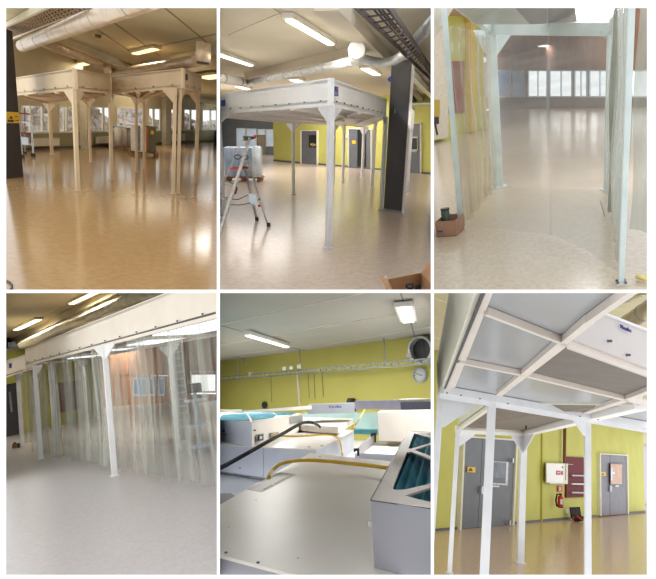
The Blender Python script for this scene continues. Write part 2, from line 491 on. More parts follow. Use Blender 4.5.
# ceiling joints
mb = MB()
for a, b in (((110, 20), (160, 56)), ((165, 8), (216, 50)), ((98, 30), (134, 54)), ((150, 48), (216, 34))):
    mb.beam(R1.fl(*a, ZC - .002), R1.fl(*b, ZC - .002), 0.05, 0.006)
struct('trim_1', mb, mat('ceiling_joint', (150, 128, 92), 0.8), (0, 12, ZC))
# window wall in pieces: band, head, piers
def fr(t, q):                          # fraction along the wall -> pixel x
    return 8 + (217 - 8) * t
sill = lambda x: 133.0 - (x - 20) * 0.0175
head = lambda x: 104.5 + (x - 20) * 0.026
base = lambda x: 151 - (x - 8) * 9.5 / 209
wins = [(20, 48.5), (57.5, 74), (82.5, 110), (115.5, 143), (147.5, 160), (167, 174.5), (183, 198), (201.5, 216.5)]
mb = wallquad(WA, WB, [(2, sill(2)), (222, sill(222)), (222, 150), (2, 156)], 0.06, -0.06)
struct('wall_back', mb, M1_band, (0, 25, 0), extra=[((0, 0, 0), (0, 0, -1))])
mb = wallquad(WA, WB, [(2, 20), (222, 20), (222, head(222)), (2, head(2))], 0.06, -0.06)
struct('wall_back', mb, M1_wall, (0, 25, 3), extra=[((0, 0, ZC), (0, 0, 1))])
mb = MB(); n = Vector((WB.y - WA.y, -(WB.x - WA.x), 0)).normalized(); n = n if n.dot(-WA) > 0 else -n
edges = [2] + [v for q in wins for v in q] + [222]
for i in range(0, len(edges), 2):
    a, b = edges[i], edges[i + 1]
    mb.poly([R1.wp(x, y, WA, WB, -0.06) for x, y in ((a, head(a)), (b, head(b)), (b, sill(b)), (a, sill(a)))], n * 0.06)
struct('wall_back', mb, M1_wall, (0, 25, 1.5))
mb = wallquad(WA, WB, [(2, base(2) - 2.2), (222, base(222) - 1.8), (222, base(222) + 3), (2, base(2) + 3)], 0.05, 0.0)
struct('baseboard_back', mb, mat('dark_skirting', (74, 70, 58), 0.6), (0, 25, 0), extra=[((0, 0, 0), (0, 0, -1))])
mb = MB()
for a, b in ((79.5, 83.5), (161.5, 167.0)):
    mb.poly([R1.wp(x, y, WA, WB, 0) for x, y in ((a, 94), (b, 94), (b, base(b)), (a, base(a)))], n * 0.3)
struct('trim_2', mb, mat('white_pilaster', (216, 206, 180), 0.7), (0, 25, 0))
M_winf = mat('white_window_frame', (226, 218, 196), 0.5)
for k, (a, b) in enumerate(wins):
    fm = MB(); t = 1.0
    def q(xa, xb, ya, yb, ya2=None, yb2=None):
        fm.poly([R1.wp(x, y, WA, WB, -0.03) for x, y in ((xa, ya), (xb, ya2 or ya), (xb, yb2 or yb), (xa, yb))], n * 0.06)
    q(a, b, head(a), head(a) + 1, head(b), head(b) + 1); q(a - .5, b + .5, sill(a) - 1, sill(a) + .6, sill(b) - 1, sill(b) + .6)
    q(a, a + .9, head(a), sill(a)); q(b - .9, b, head(b), sill(b))
    if b - a > 12:
        mm = {0: 41.5, 1: 66, 2: 102.5, 3: 135.5, 4: 153, 6: 190, 7: 210}.get(k, (a + b) / 2)
        q(mm - .8, mm + .8, head(mm), sill(mm))
    if k in (0, 1, 3): q(a + (b - a) * .3, a + (b - a) * .3 + .5, head(a), sill(a))
    c = R1.wp((a + b) / 2, sill((a + b) / 2), WA, WB)
    w_ = struct('window_%d' % (k + 1), fm, M_winf, c)
    g = wallquad(WA, WB, [(a, head(a)), (b, head(b)), (b, sill(b)), (a, sill(a))], 0.01, -0.04)
    if w_: stchild('glass', g, M_glass, w_, c)
# radiators
for k, (a, b, y0, y1) in enumerate(((31, 57, 138.6, 146.0), (95.5, 110, 137.2, 143.4), (170, 184, 134.5, 141.0))):
    c = R1.wp((a + b) / 2, y1, WA, WB, 0.1)
    lab = ['wide cream radiator under the window nearest the dark column', 'cream radiator under the windows behind the middle of the canopy', 'small cream radiator behind the right-hand canopy post'][k]
    t = Thing('radiator', lab, 'radiator', c, 'radiators under the hall windows')
    t.part('panel', wallquad(WA, WB, rect(a, y0, b, y1, -0.6), 0.1, 0.05), M_winf)
    t.part('top_grille', wallquad(WA, WB, rect(a, y0 - .5, b, y0 + .2, -0.6), 0.14, 0.03), M1_wall)
# trees outside
M_tree = mat('misty_twigs', (214, 204, 200), 0.95, rgb2=(160, 148, 142), scale=3, detail=6)  # paleness of outdoor mist put into the twig colour
M_bark = mat('bark', (70, 62, 54), 0.9, rgb2=(56, 50, 44), scale=6)
random.seed(3)
for k in range(13):
    x = 14 + k * 16.5; P = R1.wp(x, 125, WA, WB, -0.0)
    out = Vector((P.x, P.y, 0)).normalized(); q = Vector((P.x, P.y, 0)) + out * (5 + (k % 2) * 5)
    H = 1.2 + random.random() * .9
    t = Thing('tree', 'bare misty tree outside the hall windows', 'tree', (q.x, q.y, 0), 'trees outside the windows')
    t.part('trunk', MB().tube([(q.x, q.y, 0), (q.x + .05, q.y, H * .5), (q.x, q.y, H * .8)], [0.16, 0.12, 0.05], 8), M_bark)
    mb = MB()
    bmesh.ops.create_icosphere(mb.bm, subdivisions=4, radius=1.0)
    for v in mb.bm.verts:
        c = v.co.copy(); d = 1 + 0.5 * noise.noise(c * 2.2 + Vector((k * 3.1, 0, 0))) + 0.3 * noise.noise(c * 7 + Vector((0, k * 2.0, 0)))
        v.co = Vector((q.x + c.x * d * 1.2, q.y + c.y * d * 1.2, H * 0.62 + c.z * d * H * 0.48))
    t.part('crown', mb, M_tree)
gm = MB().poly([(-60, 10, -0.6), (60, 10, -0.6), (60, 90, -0.6), (-60, 90, -0.6)], (0, 0, 0.1))
# ---- canopies
def top_at(P): return P
# left canopy
pB = R1.fl(78, 191); pL = R1.fl(52, 154.4); p90 = R1.fl(90.6, 162); pC = R1.fl(111.7, 180)
pA = towards(pB, -174, 112, 19.0)
zA = (R1.vz(pA, 95.3), R1.vz(pA, 78.0))
csA = [(pA, zA[0], zA[1]), corner(79.5, 191, 68.2, 89.6), corner(112.5, 180, 76, 93.3), corner(91, 162, 84, 99.3), corner(50, 154.4, 88, 103)]
tA = Thing('cleanroom_canopy', 'left-hand cream canopy in the warm hall, low corner pointing at the viewer', 'canopy', (pB.x, pB.y, 0), 'canopies in the warm window hall')
canopy_body(tA, csA, M1_tent, M1_tent, bolts=(0.9, 0.07, 0.012, (0, 1)), bm_=M_bolt, rail=0.03)
U3 = lambda c: Vector((c[0].x, c[0].y, c[1] - .02))
dl = (pA - csA[1][0]).normalized(); dr = (csA[2][0] - csA[1][0]).normalized()
cross_bars(tA, U3(csA[1]), U3(csA[0]), U3(csA[2]), U3(csA[3]), (.25, .5, .75), .1, M1_tent)
for P, yt, wpx, g, gs, gd in ((pB, 89.6, 4.2, (dl, dr), 9, 14), (pL, 103, 3.0, (dl, -dl), 6, 8), (p90, 99, 2.3, (dr, -dr), 6, 7), (pC, 93.3, 3.2, (dr, -dr), 4.5, 9)):
    post(tA, P, R1.vz(P, yt), R1.m(P, wpx * .85), M1_tent, 0.5, g, gsz=R1.m(P, gs), gdrop=R1.m(P, gd))
# right canopy
qa = R1.fl(174.5, 193.5); qb = R1.fl(195.5, 183); q1 = R1.fl(136.5, 172); q2 = R1.fl(144, 169.5)
csB = [corner(113.2, 178, 76, 93.5), corner(180.5, 194.5, 68.0, 87.6), corner(198.2, 184.2, 76.3, 92.3), corner(146, 169.5, 82, 97.3), corner(134, 172, 82, 97)]
tB = Thing('cleanroom_canopy', 'right-hand cream canopy in the warm hall, with a small dark plate on its end', 'canopy', (qa.x, qa.y, 0), 'canopies in the warm window hall')
fB = canopy_body(tB, csB, M1_tent, M1_tent, bolts=(0.9, 0.07, 0.012, (0, 1)), bm_=M_bolt, rail=0.03)
d1 = (csB[0][0] - csB[1][0]).normalized(); d2 = (csB[2][0] - csB[1][0]).normalized()
cross_bars(tB, U3(csB[0]), U3(csB[1]), U3(csB[4]), U3(csB[3]), (.2, .4, .6, .8), .1, M1_tent)
tB.part('plate', MB().poly([R1.wp(x, y, csB[1][0], csB[2][0], 0.02) for x, y in ((185.2, 73.5), (187.8, 74.2), (187.8, 80.6), (185.2, 80))], (0, -0.02, 0)), M_dark)
for P, yt, wpx, g, gs, gd in ((R1.fl(173.2, 194), 88, 3.2, (d1,), 12, 13), (R1.fl(178, 193.6), 87.6, 3.0, (d2,), 7, 14), (qb, 92, 3.2, (-d2, d1), 9, 11), (q1, 97, 2.5, (d1, -d1), 4.5, 7), (q2, 97, 2.5, (d1, -d1), 4.5, 8)):
    post(tB, P, R1.vz(P, yt), R1.m(P, wpx * .85), M1_tent, 0.3, g, gsz=R1.m(P, gs), gdrop=R1.m(P, gd))
# dark columns
cA = R1.fl(14.0, 178.0)
col_t = Thing('column', 'dark brown steel column with a yellow warning plate at the far left', 'column', cA)
L0, L1 = R1.fl(-4, 180), R1.fl(23.5, 176.5)
dd = (L1 - L0).normalized(); nn = Vector((L1.x, L1.y, 0)).normalized(); M_col = mat('brown_black_column', (44, 36, 32), 0.5, rgb2=(36, 30, 27), scale=2)
topw = 0.0
col_t.part('shaft', MB().poly([L0, L1, L1 + nn * .6, L0 + nn * .6], (0, 0, 2.95)), M_col)
P_ = (L0, L1)
sg = MB().poly([R1.wp(x, y, L0, L1, 0.02) for x, y in ((5, 111.6), (19.3, 112.4), (19.5, 123.2), (5, 123))], (0, -0.02, 0))
so = col_t.part('warning_sign', sg, M_sign_y)
S = lambda x, y: R1.wp(x, y, L0, L1, 0.045)
k1 = MB(); k1.poly([S(9.2, 118.6), S(13.2, 118.6), S(11.2, 115.6)], (0, -0.004, 0)); col_t.part('triangle_mark', k1, M_black, parent=so)
k1 = MB(); k1.poly([S(7.5, 122), S(8.3, 119.6), S(11, 120.2), S(12, 119.4), S(14, 120.6), S(14.2, 122)], (0, -0.004, 0)); k1.poly([S(14.6, 116.2), S(17.8, 116.4), S(17.8, 117.2), S(14.6, 117)], (0, -0.004, 0)); k1.poly([S(15, 120), S(18.4, 120.2), S(18.4, 121), S(15, 120.8)], (0, -0.004, 0))
col_t.part('hand_mark', k1, M_black, parent=so)
lug = R1.fl(21, 176); z = R1.vz(lug, 60)
cR = R1.fl(217, 147)
single('column', 'dark slim column at the right edge of the warm hall', 'column', MB().poly([R1.fl(214.2, 146.5), R1.fl(219, 146.5), R1.fl(219, 146.5) + Vector((0, .4, 0)), R1.fl(214.2, 146.5) + Vector((0, .4, 0))], (0, 0, 1.25)), M_col, R1.fl(215, 146.5))
# cable tray top left
zt = 3.05
tr = Thing('cable_tray', 'openwork cable tray under the ceiling above the dark column', 'cable tray', R1.fl(30, 22, zt))
rails = [((2, 34.5), (94, -3)), ((2, 41), (104, 3))]
in_a, in_b = ((2, 30), (80, -6)), ((2, 40), (100, 3))
E1 = [R1.fl(*p, zt) for p in in_a]; E2 = [R1.fl(*p, zt) for p in in_b]
M_tan = mat('tan_tray_steel', (148, 120, 86), .5, metal=.2)
mb = MB(); mb.beam(E1[0], E1[1], .03, .03); tr.part('side_rail', mb, M_tan)
mb = MB(); mb.beam(E2[0], E2[1], .03, .03); tr.part('side_rail', mb, M_tan)
mb = MB()
for k in range(34):
    t = k / 33.0; mb.beam(E1[0].lerp(E1[1], t), E2[0].lerp(E2[1], t), .035, .03)
for s_ in (.25, .5, .75): mb.beam(E1[0].lerp(E2[0], s_), E1[1].lerp(E2[1], s_), .03, .03)
pieces(tr, 'rung', mb, M_tan)
mb = MB()
for s_ in (.35, .62): mb.tube([E1[0].lerp(E2[0], s_) + Vector((0, 0, .05)), E1[1].lerp(E2[1], s_) + Vector((0, 0, .05))], .04, 6)
pieces(tr, 'cable', mb, mat('brown_cables', (120, 92, 62), 0.6))
# concrete beam behind the tray and white trunking below it
mb = MB(); a, b = R1.fl(21, 35.5, 3.2), R1.fl(88, 8, 3.2); a2 = a + (a - b) * .3; b2 = b + (b - a) * .5; mb.beam(a2, b2, .06, .06)
single('conduit', 'thin pale conduit running beside the cable tray', 'conduit', mb, M1_duct, a)
mb = MB(); a, b = R1.fl(-10, 36, ZC - .12), R1.fl(52, 3, ZC - .12); mb.beam(a, b + (b - a), .06, .2)
struct('trim_3', mb, M1_wall, a)
# big duct
M_ring = mat('duct_ring', (190, 170, 140), 0.4, metal=0.3)
t = duct(R1, (22, 46), (152, -4), 0.14, 2.95, 'thick round air duct slanting up across the warm hall ceiling', M1_duct, 6, M_ring)
t = duct(R1, (40, 40), (118, 71.5), 0.13, 3.05, 'thin round air duct running back below the thick one', M1_duct, 6, M_ring)
# square-sectioned ceiling beam beside it, turning along the far duct
mb = MB(); a, b, c = R1.fl(52, 36, ZC - .1), R1.fl(131, 67.5, ZC - .1), R1.fl(222, 50, ZC - .1)
mb.beam(a, b, .14, .2); mb.beam(b, c, .14, .2); struct('trim_4', mb, M1_wall, b)
t = duct(R1, (112, 73.5), (197, 61), 0.125, 2.95, 'round air duct crossing above the right-hand canopy', M1_duct, 5, M_ring)
P = R1.fl(203, 62.5, 2.8)
t = Thing('air_terminal', 'drum-shaped air terminal at the end of the crossing duct', 'air terminal', P)
t.part('drum', MB().tube([P + Vector((0, 0, 0)), P + Vector((0, 0, .36))], R1.m(P, 7.5), 22), M1_duct)
t.part('lower_rim', MB().tube([P + Vector((0, 0, -.03)), P], R1.m(P, 6.3), 22), M_dark)
P = R1.fl(108, 73.5, 2.8)
single('air_terminal', 'small pale drum terminal where two ducts meet', 'air terminal', MB().tube([P, P + Vector((0, 0, .3))], R1.m(P, 3.2), 16), M1_duct, P)
P = R1.fl(98, 36, ZC - .06)
t = Thing('smoke_detector', 'small round smoke detector on the hall ceiling', 'detector', P)
t.part('body', MB().tube([P + Vector((0, 0, .06)), P + Vector((0, 0, -.04))], [0.09, 0.07], 14), mat('brown_detector', (110, 92, 62), .5)); t.part('base', MB().tube([P + Vector((0, 0, .03)), P + Vector((0, 0, .06))], .13, 14), M1_ceil)
gl = 'ceiling lights of the warm hall'
M1_diff = mat('warm_diffuser', (255, 232, 180), 0.4, emit=1.5)
WC = (1, .9, .74)
light_fixture((19, 61.2), (47, 64.2), 3.35, .2, 'ceiling light to the left of the left canopy corner', 1.5, 30, M1_ceil, M1_diff, gl, WC)
light_fixture((78.5, 65.2), (93, 62.6), 3.35, .3, 'ceiling light just above the left canopy', 1.5, 30, M1_ceil, M1_diff, gl, WC)
light_fixture((134.5, 54), (156, 49), 3.4, .17, 'ceiling light in the middle of the beige ceiling', 1.5, 25, M1_ceil, M1_diff, gl, WC)
light_fixture((203, 78.3), (222, 76), 3.35, .5, 'bright ceiling light at the right edge of the hall', 1.8, 0, M1_ceil, M1_diff, gl, WC)
light_fixture((30, 75.5), (34, 74.6), 3.35, .5, 'short far ceiling light behind the dark column', 1.8, 20, M1_ceil, M1_diff, gl, WC)
light_fixture((56, 84), (72, 83), 3.35, .2, 'added far ceiling light hidden behind the left canopy', 1.5, 260, M1_ceil, M1_diff, gl, WC, big=4)  # unseen lamp added to lift the dim far end
light_fixture((140, 84), (156, 82), 3.35, .2, 'added far ceiling light hidden behind the right canopy', 1.5, 100, M1_ceil, M1_diff, gl, WC, big=4)  # extra unseen lamp brightening the far right side
# ladder
M_dred = mat('dark_red_tread', (136, 50, 46), .6)
def simple_ladder():
    a, b, c = R1.fl(22.3, 158), R1.fl(33.5, 156.5), R1.fl(25, 153.5)
    top = R1.fl(24.3, 155.5); zt_ = R1.vz(top, 107); T = Vector((top.x, top.y, zt_))
    t = Thing('step_ladder', 'slender aluminium step ladder with red treads behind the dark column', 'ladder', b)
    for q in (b,):
        t.part('leg', MB().beam(q, Vector((T.x + .25, T.y, zt_ * .75)), .05, .05), M_alu)
    t.part('leg', MB().beam(a, T + Vector((-.1, 0, 0)), .05, .05), M_alu); t.part('leg', MB().beam(c, T + Vector((.1, 0, 0)), .05, .05), M_alu)
    for z_, m_ in ((.5, M_alu), (.95, M_dred), (1.4, M_alu), (1.75, M_dred)):
        z_ = z_ * zt_ / 2.0
        t.part('tread', MB().box((T.x + .05, T.y, z_), (.36, .2, .04)), m_)
    t.part('platform', MB().box((b.x - .35, b.y, .45), (.5, .3, .22)), M_paper)
    for q in (a, b, c): t.part('foot', MB().box((q.x, q.y, .05), (.12, .12, .1)), M_black)
simple_ladder()
# wrapped goods on pallets
M_film = mat('white_film', (246, 242, 232), 0.4, rgb2=(232, 227, 216), scale=6)
M_bluet = mat('blue_wrap', (120, 148, 160), 0.4, rgb2=(96, 124, 138), scale=5)
M_wood = mat('pallet_wood', (150, 110, 76), 0.85, rgb2=(120, 86, 58), scale=5)
def pallet(P, w, d, label, name='pallet', g=None):
    t = Thing(name, label, 'pallet', P, g)
    t.part('deck', MB().box((P[0], P[1], .13), (w, d, .04)), M_wood)
    for s_ in (-.45, 0, .45): t.part('block', MB().box((P[0] + s_ * w, P[1], .055), (.12 * w, d, .11)), M_wood)
    return t
a, b = R1.fl(116, 149), R1.fl(136, 149.6); P = (a + b) / 2; W_ = (b - a).length; H_ = R1.vz(P, 125)
pallet(P, W_, W_, 'left-hand wooden pallet under a row of wrapped rolls', g='pallets in the warm hall')
for k in range(4):
    q = a.lerp(b, (k + .5) / 4); q = q + Vector((0, 0, .15))
    single('wrapped_roll', 'tall white film-wrapped roll with a blue top, %s in the left pallet row' % ['first', 'second', 'third', 'last'][k], 'roll',
           MB().tube([q, q + Vector((0, 0, H_ - .35)), q + Vector((0, 0, H_ - .3))], [W_ * .115, W_ * .115, W_ * .09], 14), M_film, q, 'wrapped rolls on the left pallet')
q = P + Vector((0, .1, H_ - .15)); single('blue_cover', 'flat blue cover lying on top of the wrapped rolls', 'cover', MB().box(q, (W_ * .95, W_ * .5, .07)), M_bluet, q)
a, b = R1.fl(131, 154), R1.fl(155, 155.5); P = (a + b) / 2; W_ = (b - a).length
pallet(P, W_, W_ * .8, 'right-hand wooden pallet under the green-sided carton stack', g='pallets in the warm hall')
M_gr = mat('green_grey_carton', (116, 112, 84), 0.7, rgb2=(104, 100, 74), scale=4)
H1 = R1.vz(P, 126)
q = a.lerp(b, .3) + Vector((0, 0, .15))
t = Thing('wrapped_carton', 'blue and white film-wrapped carton beside the green one', 'carton', q)
t.part('body', MB().box(q + Vector((0, 0, H1 * .44)), (W_ * .5, W_ * .6, H1 * .88)), M_film, bevel=.03); t.part('blue_band', MB().box(q + Vector((0, -W_ * .31, H1 * .45)), (W_ * .1, .02, H1 * .85)), M_bluet)
t.part('blue_band', MB().box(q + Vector((W_ * .2, -W_ * .31, H1 * .45)), (W_ * .05, .02, H1 * .85)), M_bluet)
q = a.lerp(b, .78) + Vector((0, 0, .15))
t = Thing('tall_carton', 'tall olive carton with an orange stripe on the right-hand pallet', 'carton', q)
t.part('body', MB().box(q + Vector((0, 0, H1 * .45)), (W_ * .4, W_ * .6, H1 * .9)), M_gr, bevel=.02)
t.part('stripe', MB().box(q + Vector((-W_ * .12, -W_ * .31, H1 * .45)), (W_ * .08, .02, H1 * .8)), mat('orange_stripe', (208, 110, 60), .6))
t.part('label', MB().box(q + Vector((W_ * .06, -W_ * .31, H1 * .7)), (W_ * .1, .02, H1 * .12)), M_sign_y)
# cable loop at the lower left
pts = [R1.fl(x, y) + Vector((0, 0, .012)) for x, y in ((0, 280), (6, 281.5), (10, 283.5), (12.3, 286.5), (11.5, 290), (9, 292))]
single('cable', 'black cable loop lying on the floor at the lower left corner', 'cable', MB().tube(pts, .009, 8), M_black, pts[2])
# ============================================================ picture 2 : white canopy, step ladder, yellow wall
CUR = R2 = Room((X2, Y0, X3, Y1), 325, 132, -0.015, 170, 1.6)
M2_floor = mat('pinkish_vinyl_floor', (200, 182, 166), 0.22, rgb2=(187, 168, 151), scale=16, detail=6, fac=(0.3, 0.7), bump=0.02, bscale=3, spec=0.5)
M2_ceil = mat('pale_ceiling', (206, 196, 176), 0.85, rgb2=(200, 190, 170), scale=1.0)
WA, WB = R2.fl(273.7, 161), R2.fl(431, 174.3)
GA, GB = R2.fl(212, 152.5), R2.fl(276, 154.5)
ZC = 3.15
slab(-0.1, 0.1, 'floor', M2_floor, [beyond(GA, GB)])
slab(ZC, 0.12, 'ceiling', M2_ceil, [beyond(GA, GB)])
n = Vector((WB.y - WA.y, -(WB.x - WA.x), 0)).normalized(); n = n if n.dot(-WA) > 0 else -n
dW = (WB - WA).normalized()
up = Vector((0, 0, ZC))
struct('wall_back', MB().poly([WA, WB + dW * 8, WB + dW * 8 + up, WA + up], -n * 0.2), M_yell, WA)
M2_grey = mat('grey_wall_paint', (128, 132, 134), 0.7, rgb2=(120, 124, 127), scale=2)
dG = (GB - GA).normalized(); nG = Vector((dG.y, -dG.x, 0)); nG = nG if nG.dot(-GA) > 0 else -nG
struct('wall_back', MB().poly([GA - dG * 6, GB + dG * 6, GB + dG * 6 + up, GA - dG * 6 + up], -nG * 0.2), M2_grey, GA)
struct('baseboard_back', wallquad(WA, WB, [(273.7, 159.4), (436, 173), (436, 176), (273.7, 162.5)], 0.04), M_skirt, WA, extra=[((0, 0, 0), (0, 0, -1))])
M_pane = mat('lit_office_glass', (196, 208, 220), 0.15, rgb2=(176, 190, 206), scale=3, emit=.35)
M_wdoor = mat('beige_door', (172, 152, 128), 0.6, rgb2=(160, 140, 116), scale=2)
for k, (r, m_) in enumerate(((rect(237, 128.5, 245.5, 150.5), M_pane), (rect(247, 129, 256.5, 150.8), M_pane), (rect(258, 129.5, 265, 134.5), M_pane), (rect(266.5, 129.8, 275, 146), M_pane))):
    c = R2.wp(r[0][0], r[2][1], GA, GB); fm = MB()
    (xa, ya), (xb, _), (_, yb), _ = r
    for q in (rect(xa - .6, ya - .6, xb + .6, ya + .2), rect(xa - .6, yb - .2, xb + .6, yb + .6), rect(xa - .6, ya, xa + .2, yb), rect(xb - .2, ya, xb + .6, yb)):
        fm.poly([R2.wp(x, y, GA, GB, .05) for x, y in q], nG * .05)
    w_ = struct('window_%d' % (k + 9), fm, M_frame, c)
    stchild('glass', wallquad(GA, GB, r, .03, .02), m_, w_, c)
w_ = struct('door_1', wallquad(GA, GB, rect(258, 136, 265, 154.2), .06), M_wdoor, R2.wp(261, 154, GA, GB))

def door(num, A, B, leafs, frame, fm, lm, dm=None, jamb=0.9):
    """frame = 4 px corners (tl,tr,br,bl); leafs = list of 4-corner lists"""
    c = CUR.wp((frame[2][0] + frame[3][0]) / 2, (frame[2][1] + frame[3][1]) / 2, A, B); c.z = 0
    tl, tr, br, bl = frame; j = jamb
    nn = Vector((B[1] - A[1], -(B[0] - A[0]), 0)).normalized(); nn = nn if nn.dot(Vector((-A[0], -A[1], 0))) > 0 else -nn
    f = MB(); W_ = lambda x, y: CUR.wp(x, y, A, B, 0.0)
    f.poly([W_(*tl), W_(*tr), W_(tr[0] + j, tr[1] - j), W_(tl[0] - j, tl[1] - j)], nn * .1)
    f.poly([W_(*tl), W_(tl[0] - j, tl[1] - j), W_(bl[0] - j, bl[1]), W_(*bl)], nn * .1)
    f.poly([W_(*tr), W_(tr[0] + j, tr[1] - j), W_(br[0] + j, br[1]), W_(*br)], nn * .1)
    o = struct('door_%d' % num, f, fm, c)
    for q in leafs: stchild('leaf', wallquad(A, B, q, .05, .01), lm, o, c)
    return o, c
# door behind the left posts
o, c = door(2, WA, WB, [[(302.4, 131), (317.8, 131), (317.8, 166), (302.4, 164.3)]], [(302.4, 131), (317.8, 131), (317.8, 166), (302.4, 164.4)], M_frame, M_doorg)
g = stchild('window_pane', wallquad(WA, WB, rect(309, 135, 317, 147.5), .02, .07), M_black, o, c)
for q, m_ in ((rect(310.5, 143.5, 312, 145.5), M_sign_y), (rect(312.3, 143, 313.8, 146.5), M_bluet), (rect(314, 144, 315.5, 145.8), M_sign_y)):
    stchild('poster', wallquad(WA, WB, q, .01, .1), m_, g, c)
# door with one leaf open
o, c = door(3, WA, WB, [[(350, 129), (358, 129.2), (358, 167.3), (350, 166.8)], [(367, 129.5), (372, 129.8), (372, 168.8), (367, 168.3)]], [(350, 129), (372, 129.8), (372, 168.8), (350, 166.6)], M_frame, M_doorg)
stchild('dark_opening', wallquad(WA, WB, [(358, 129.2), (367, 129.5), (367, 168.3), (358, 167.4)], .02, 0.01), M_black, o, c)  # black sheet stands in for the darkness beyond the open leaf
g = stchild('warning_sign', wallquad(WA, WB, rect(352.3, 140.5, 356, 143.8), .02, .07), M_sign_y, o, c)
stchild('small_sign', wallquad(WA, WB, rect(362.5, 155.5, 364.5, 159), .02, .07), M_sign_y, o, c)
# right-hand door
o, c = door(4, WA, WB, [[(409.5, 124), (421.3, 123.5), (421.3, 173.2), (409, 172.2)]], [(407, 124), (421.3, 123.5), (421.3, 173.2), (407, 172.2)], M_frame, M_doorg)
g = stchild('window_frame', wallquad(WA, WB, rect(408.3, 136.8, 418, 150.5), .03, .07), M_frame, o, c)
stchild('window_pane', wallquad(WA, WB, rect(409, 138, 417, 149.5), .02, .11), M_black, g, c)
stchild('handle', wallquad(WA, WB, rect(410, 151.3, 417, 152), .04, .08), M_alu, o, c)
# wall box, clock, loudspeaker, rail on the yellow wall
q = R2.wp(346, 138, WA, WB, .1)
single('switch_box', 'small white switch box on the yellow wall beside the open door', 'switch box', wallquad(WA, WB, rect(344.3, 134.5, 348, 138), .1), M_post, q)
clock(R2.wp(411.8, 111.2, WA, WB, .02), n, R2.m(R2.wp(411.8, 111, WA, WB), 3.4), M_grey, M_paper, M_black, 'round grey wall clock above the right-hand grey door')
q = R2.wp(411, 102, WA, WB, .3); q.z = 0
t = Thing('loudspeaker', 'black wedge loudspeaker high on the yellow wall', 'loudspeaker', R2.wp(411, 102, WA, WB, .3))
t.part('cabinet', wallquad(WA, WB, [(407.5, 101), (409.5, 95.5), (413.5, 95.5), (416.5, 101), (414.5, 102.6), (409, 102.3)], .6, .1), M_black)
t.part('grille', wallquad(WA, WB, [(409, 100.4), (410.3, 96.5), (413, 96.5), (415, 100.4)], .03, .72), M_dark)
single('wall_rail', 'pale trunking running along the top of the yellow wall', 'trunking', wallquad(WA, WB, [(405, 104), (436, 102.4), (436, 104), (405, 105.6)], .1, .02), M_galv, R2.wp(418, 104, WA, WB))
# canopy
F2c = corner(331 - 2.6, 248, 78, 105.3)
cs = [corner(200, 206, 97.5, 115), corner(328.3, 248, 77.8, 105.2), corner(381, 210, 99.3, 117), corner(372.3, 187, 108, 122.5), corner(362, 177, 113, 127), corner(333, 182, 112, 124.5), corner(293.5, 194, 108, 123)]
tC = Thing('cleanroom_canopy', 'white canopy with its corner towards the viewer in front of the yellow wall', 'canopy', cs[1][0])
fC = canopy_body(tC, cs, M_board, M_board, bolts=(0.42, 0.06, 0.009, (0, 1)), bm_=M_bolt, rail=0.02)
U3 = lambda c: Vector((c[0].x, c[0].y, c[1] - .02))
cross_bars(tC, U3(cs[0]), U3(cs[1]), U3(cs[6]), U3(cs[2]), (.2, .4, .6, .8), .07, M_board)
cross_bars(tC, U3(cs[1]), U3(cs[2]), U3(cs[6]), U3(cs[3]), (.4, .75), .07, M_board)
sA, sB = cs[1][0], cs[2][0]
s_ = tC.part('blue_sign', MB().poly([R2.wp(x, y, sA, sB, 0.02) for x, y in ((334.2, 86.2), (338.4, 87.2), (338.4, 96.4), (334.2, 95.8))], (0, -0.01, 0)), M_blue)
tC.part('sign_mark', MB().poly([R2.wp(x, y, sA, sB, 0.036) for x, y in ((335, 91.5), (337.4, 92), (337.4, 95), (335, 94.6))], (0, -0.004, 0)), M_bluet, parent=s_)
tC.part('sign_mark', MB().poly([R2.wp(x, y, sA, sB, 0.036) for x, y in ((336.6, 87.6), (338, 88), (338, 90), (336.6, 89.7))], (0, -0.004, 0)), M_red, parent=s_)
sA, sB = cs[0][0], cs[1][0]
s_ = tC.part('blue_sign', MB().poly([R2.wp(x, y, sA, sB, 0.02) for x, y in ((221.2, 100.4), (225.2, 99.8), (225.2, 105.8), (221.2, 106.4))], (0, -0.01, 0)), M_blue)
dl = (cs[0][0] - cs[1][0]).normalized(); dr = (cs[2][0] - cs[1][0]).normalized()
for g, yt, wpx, gg, gs, gd in (((328.3, 248), 105.2, 5.2, (dl, dr), 10.5, 15), ((223.5, 214), 113.2, 4.2, (-dl,), 9, 9), ((293.5, 194), 123, 2.6, (dl, -dl), 5.5, 8), ((333.2, 182), 124.5, 2.2, (dr,), 5, 7),
                             ((342.7, 183), 124.5, 2.2, (dl,), 3, 4), ((362, 177), 127, 2.1, (dl, -dl), 4, 7), ((372.3, 187), 122.5, 2.4, (dr,), 3, 5), ((381, 210), 117, 3.0, (-dr,), 5, 7)):
    P = R2.fl(*g); post(tC, P, R2.vz(P, yt), R2.m(P, wpx), M_post, 0.6, gg, gsz=R2.m(P, gs), gdrop=R2.m(P, gd))
P = R2.fl(407, 192)
t = Thing('slim_post', 'slim white post standing behind the dark column on its right', 'post', P)
t.part('shaft', MB().box((P.x, P.y, 1.05), (R2.m(P, 2.6), R2.m(P, 2.6), R2.vz(P, 110) * 1.0)), M_post)
t.part('control_box', MB().box((P.x - .02, P.y - .1, R2.vz(P, 120)), (R2.m(P, 3.4), .1, .5)), M_post)
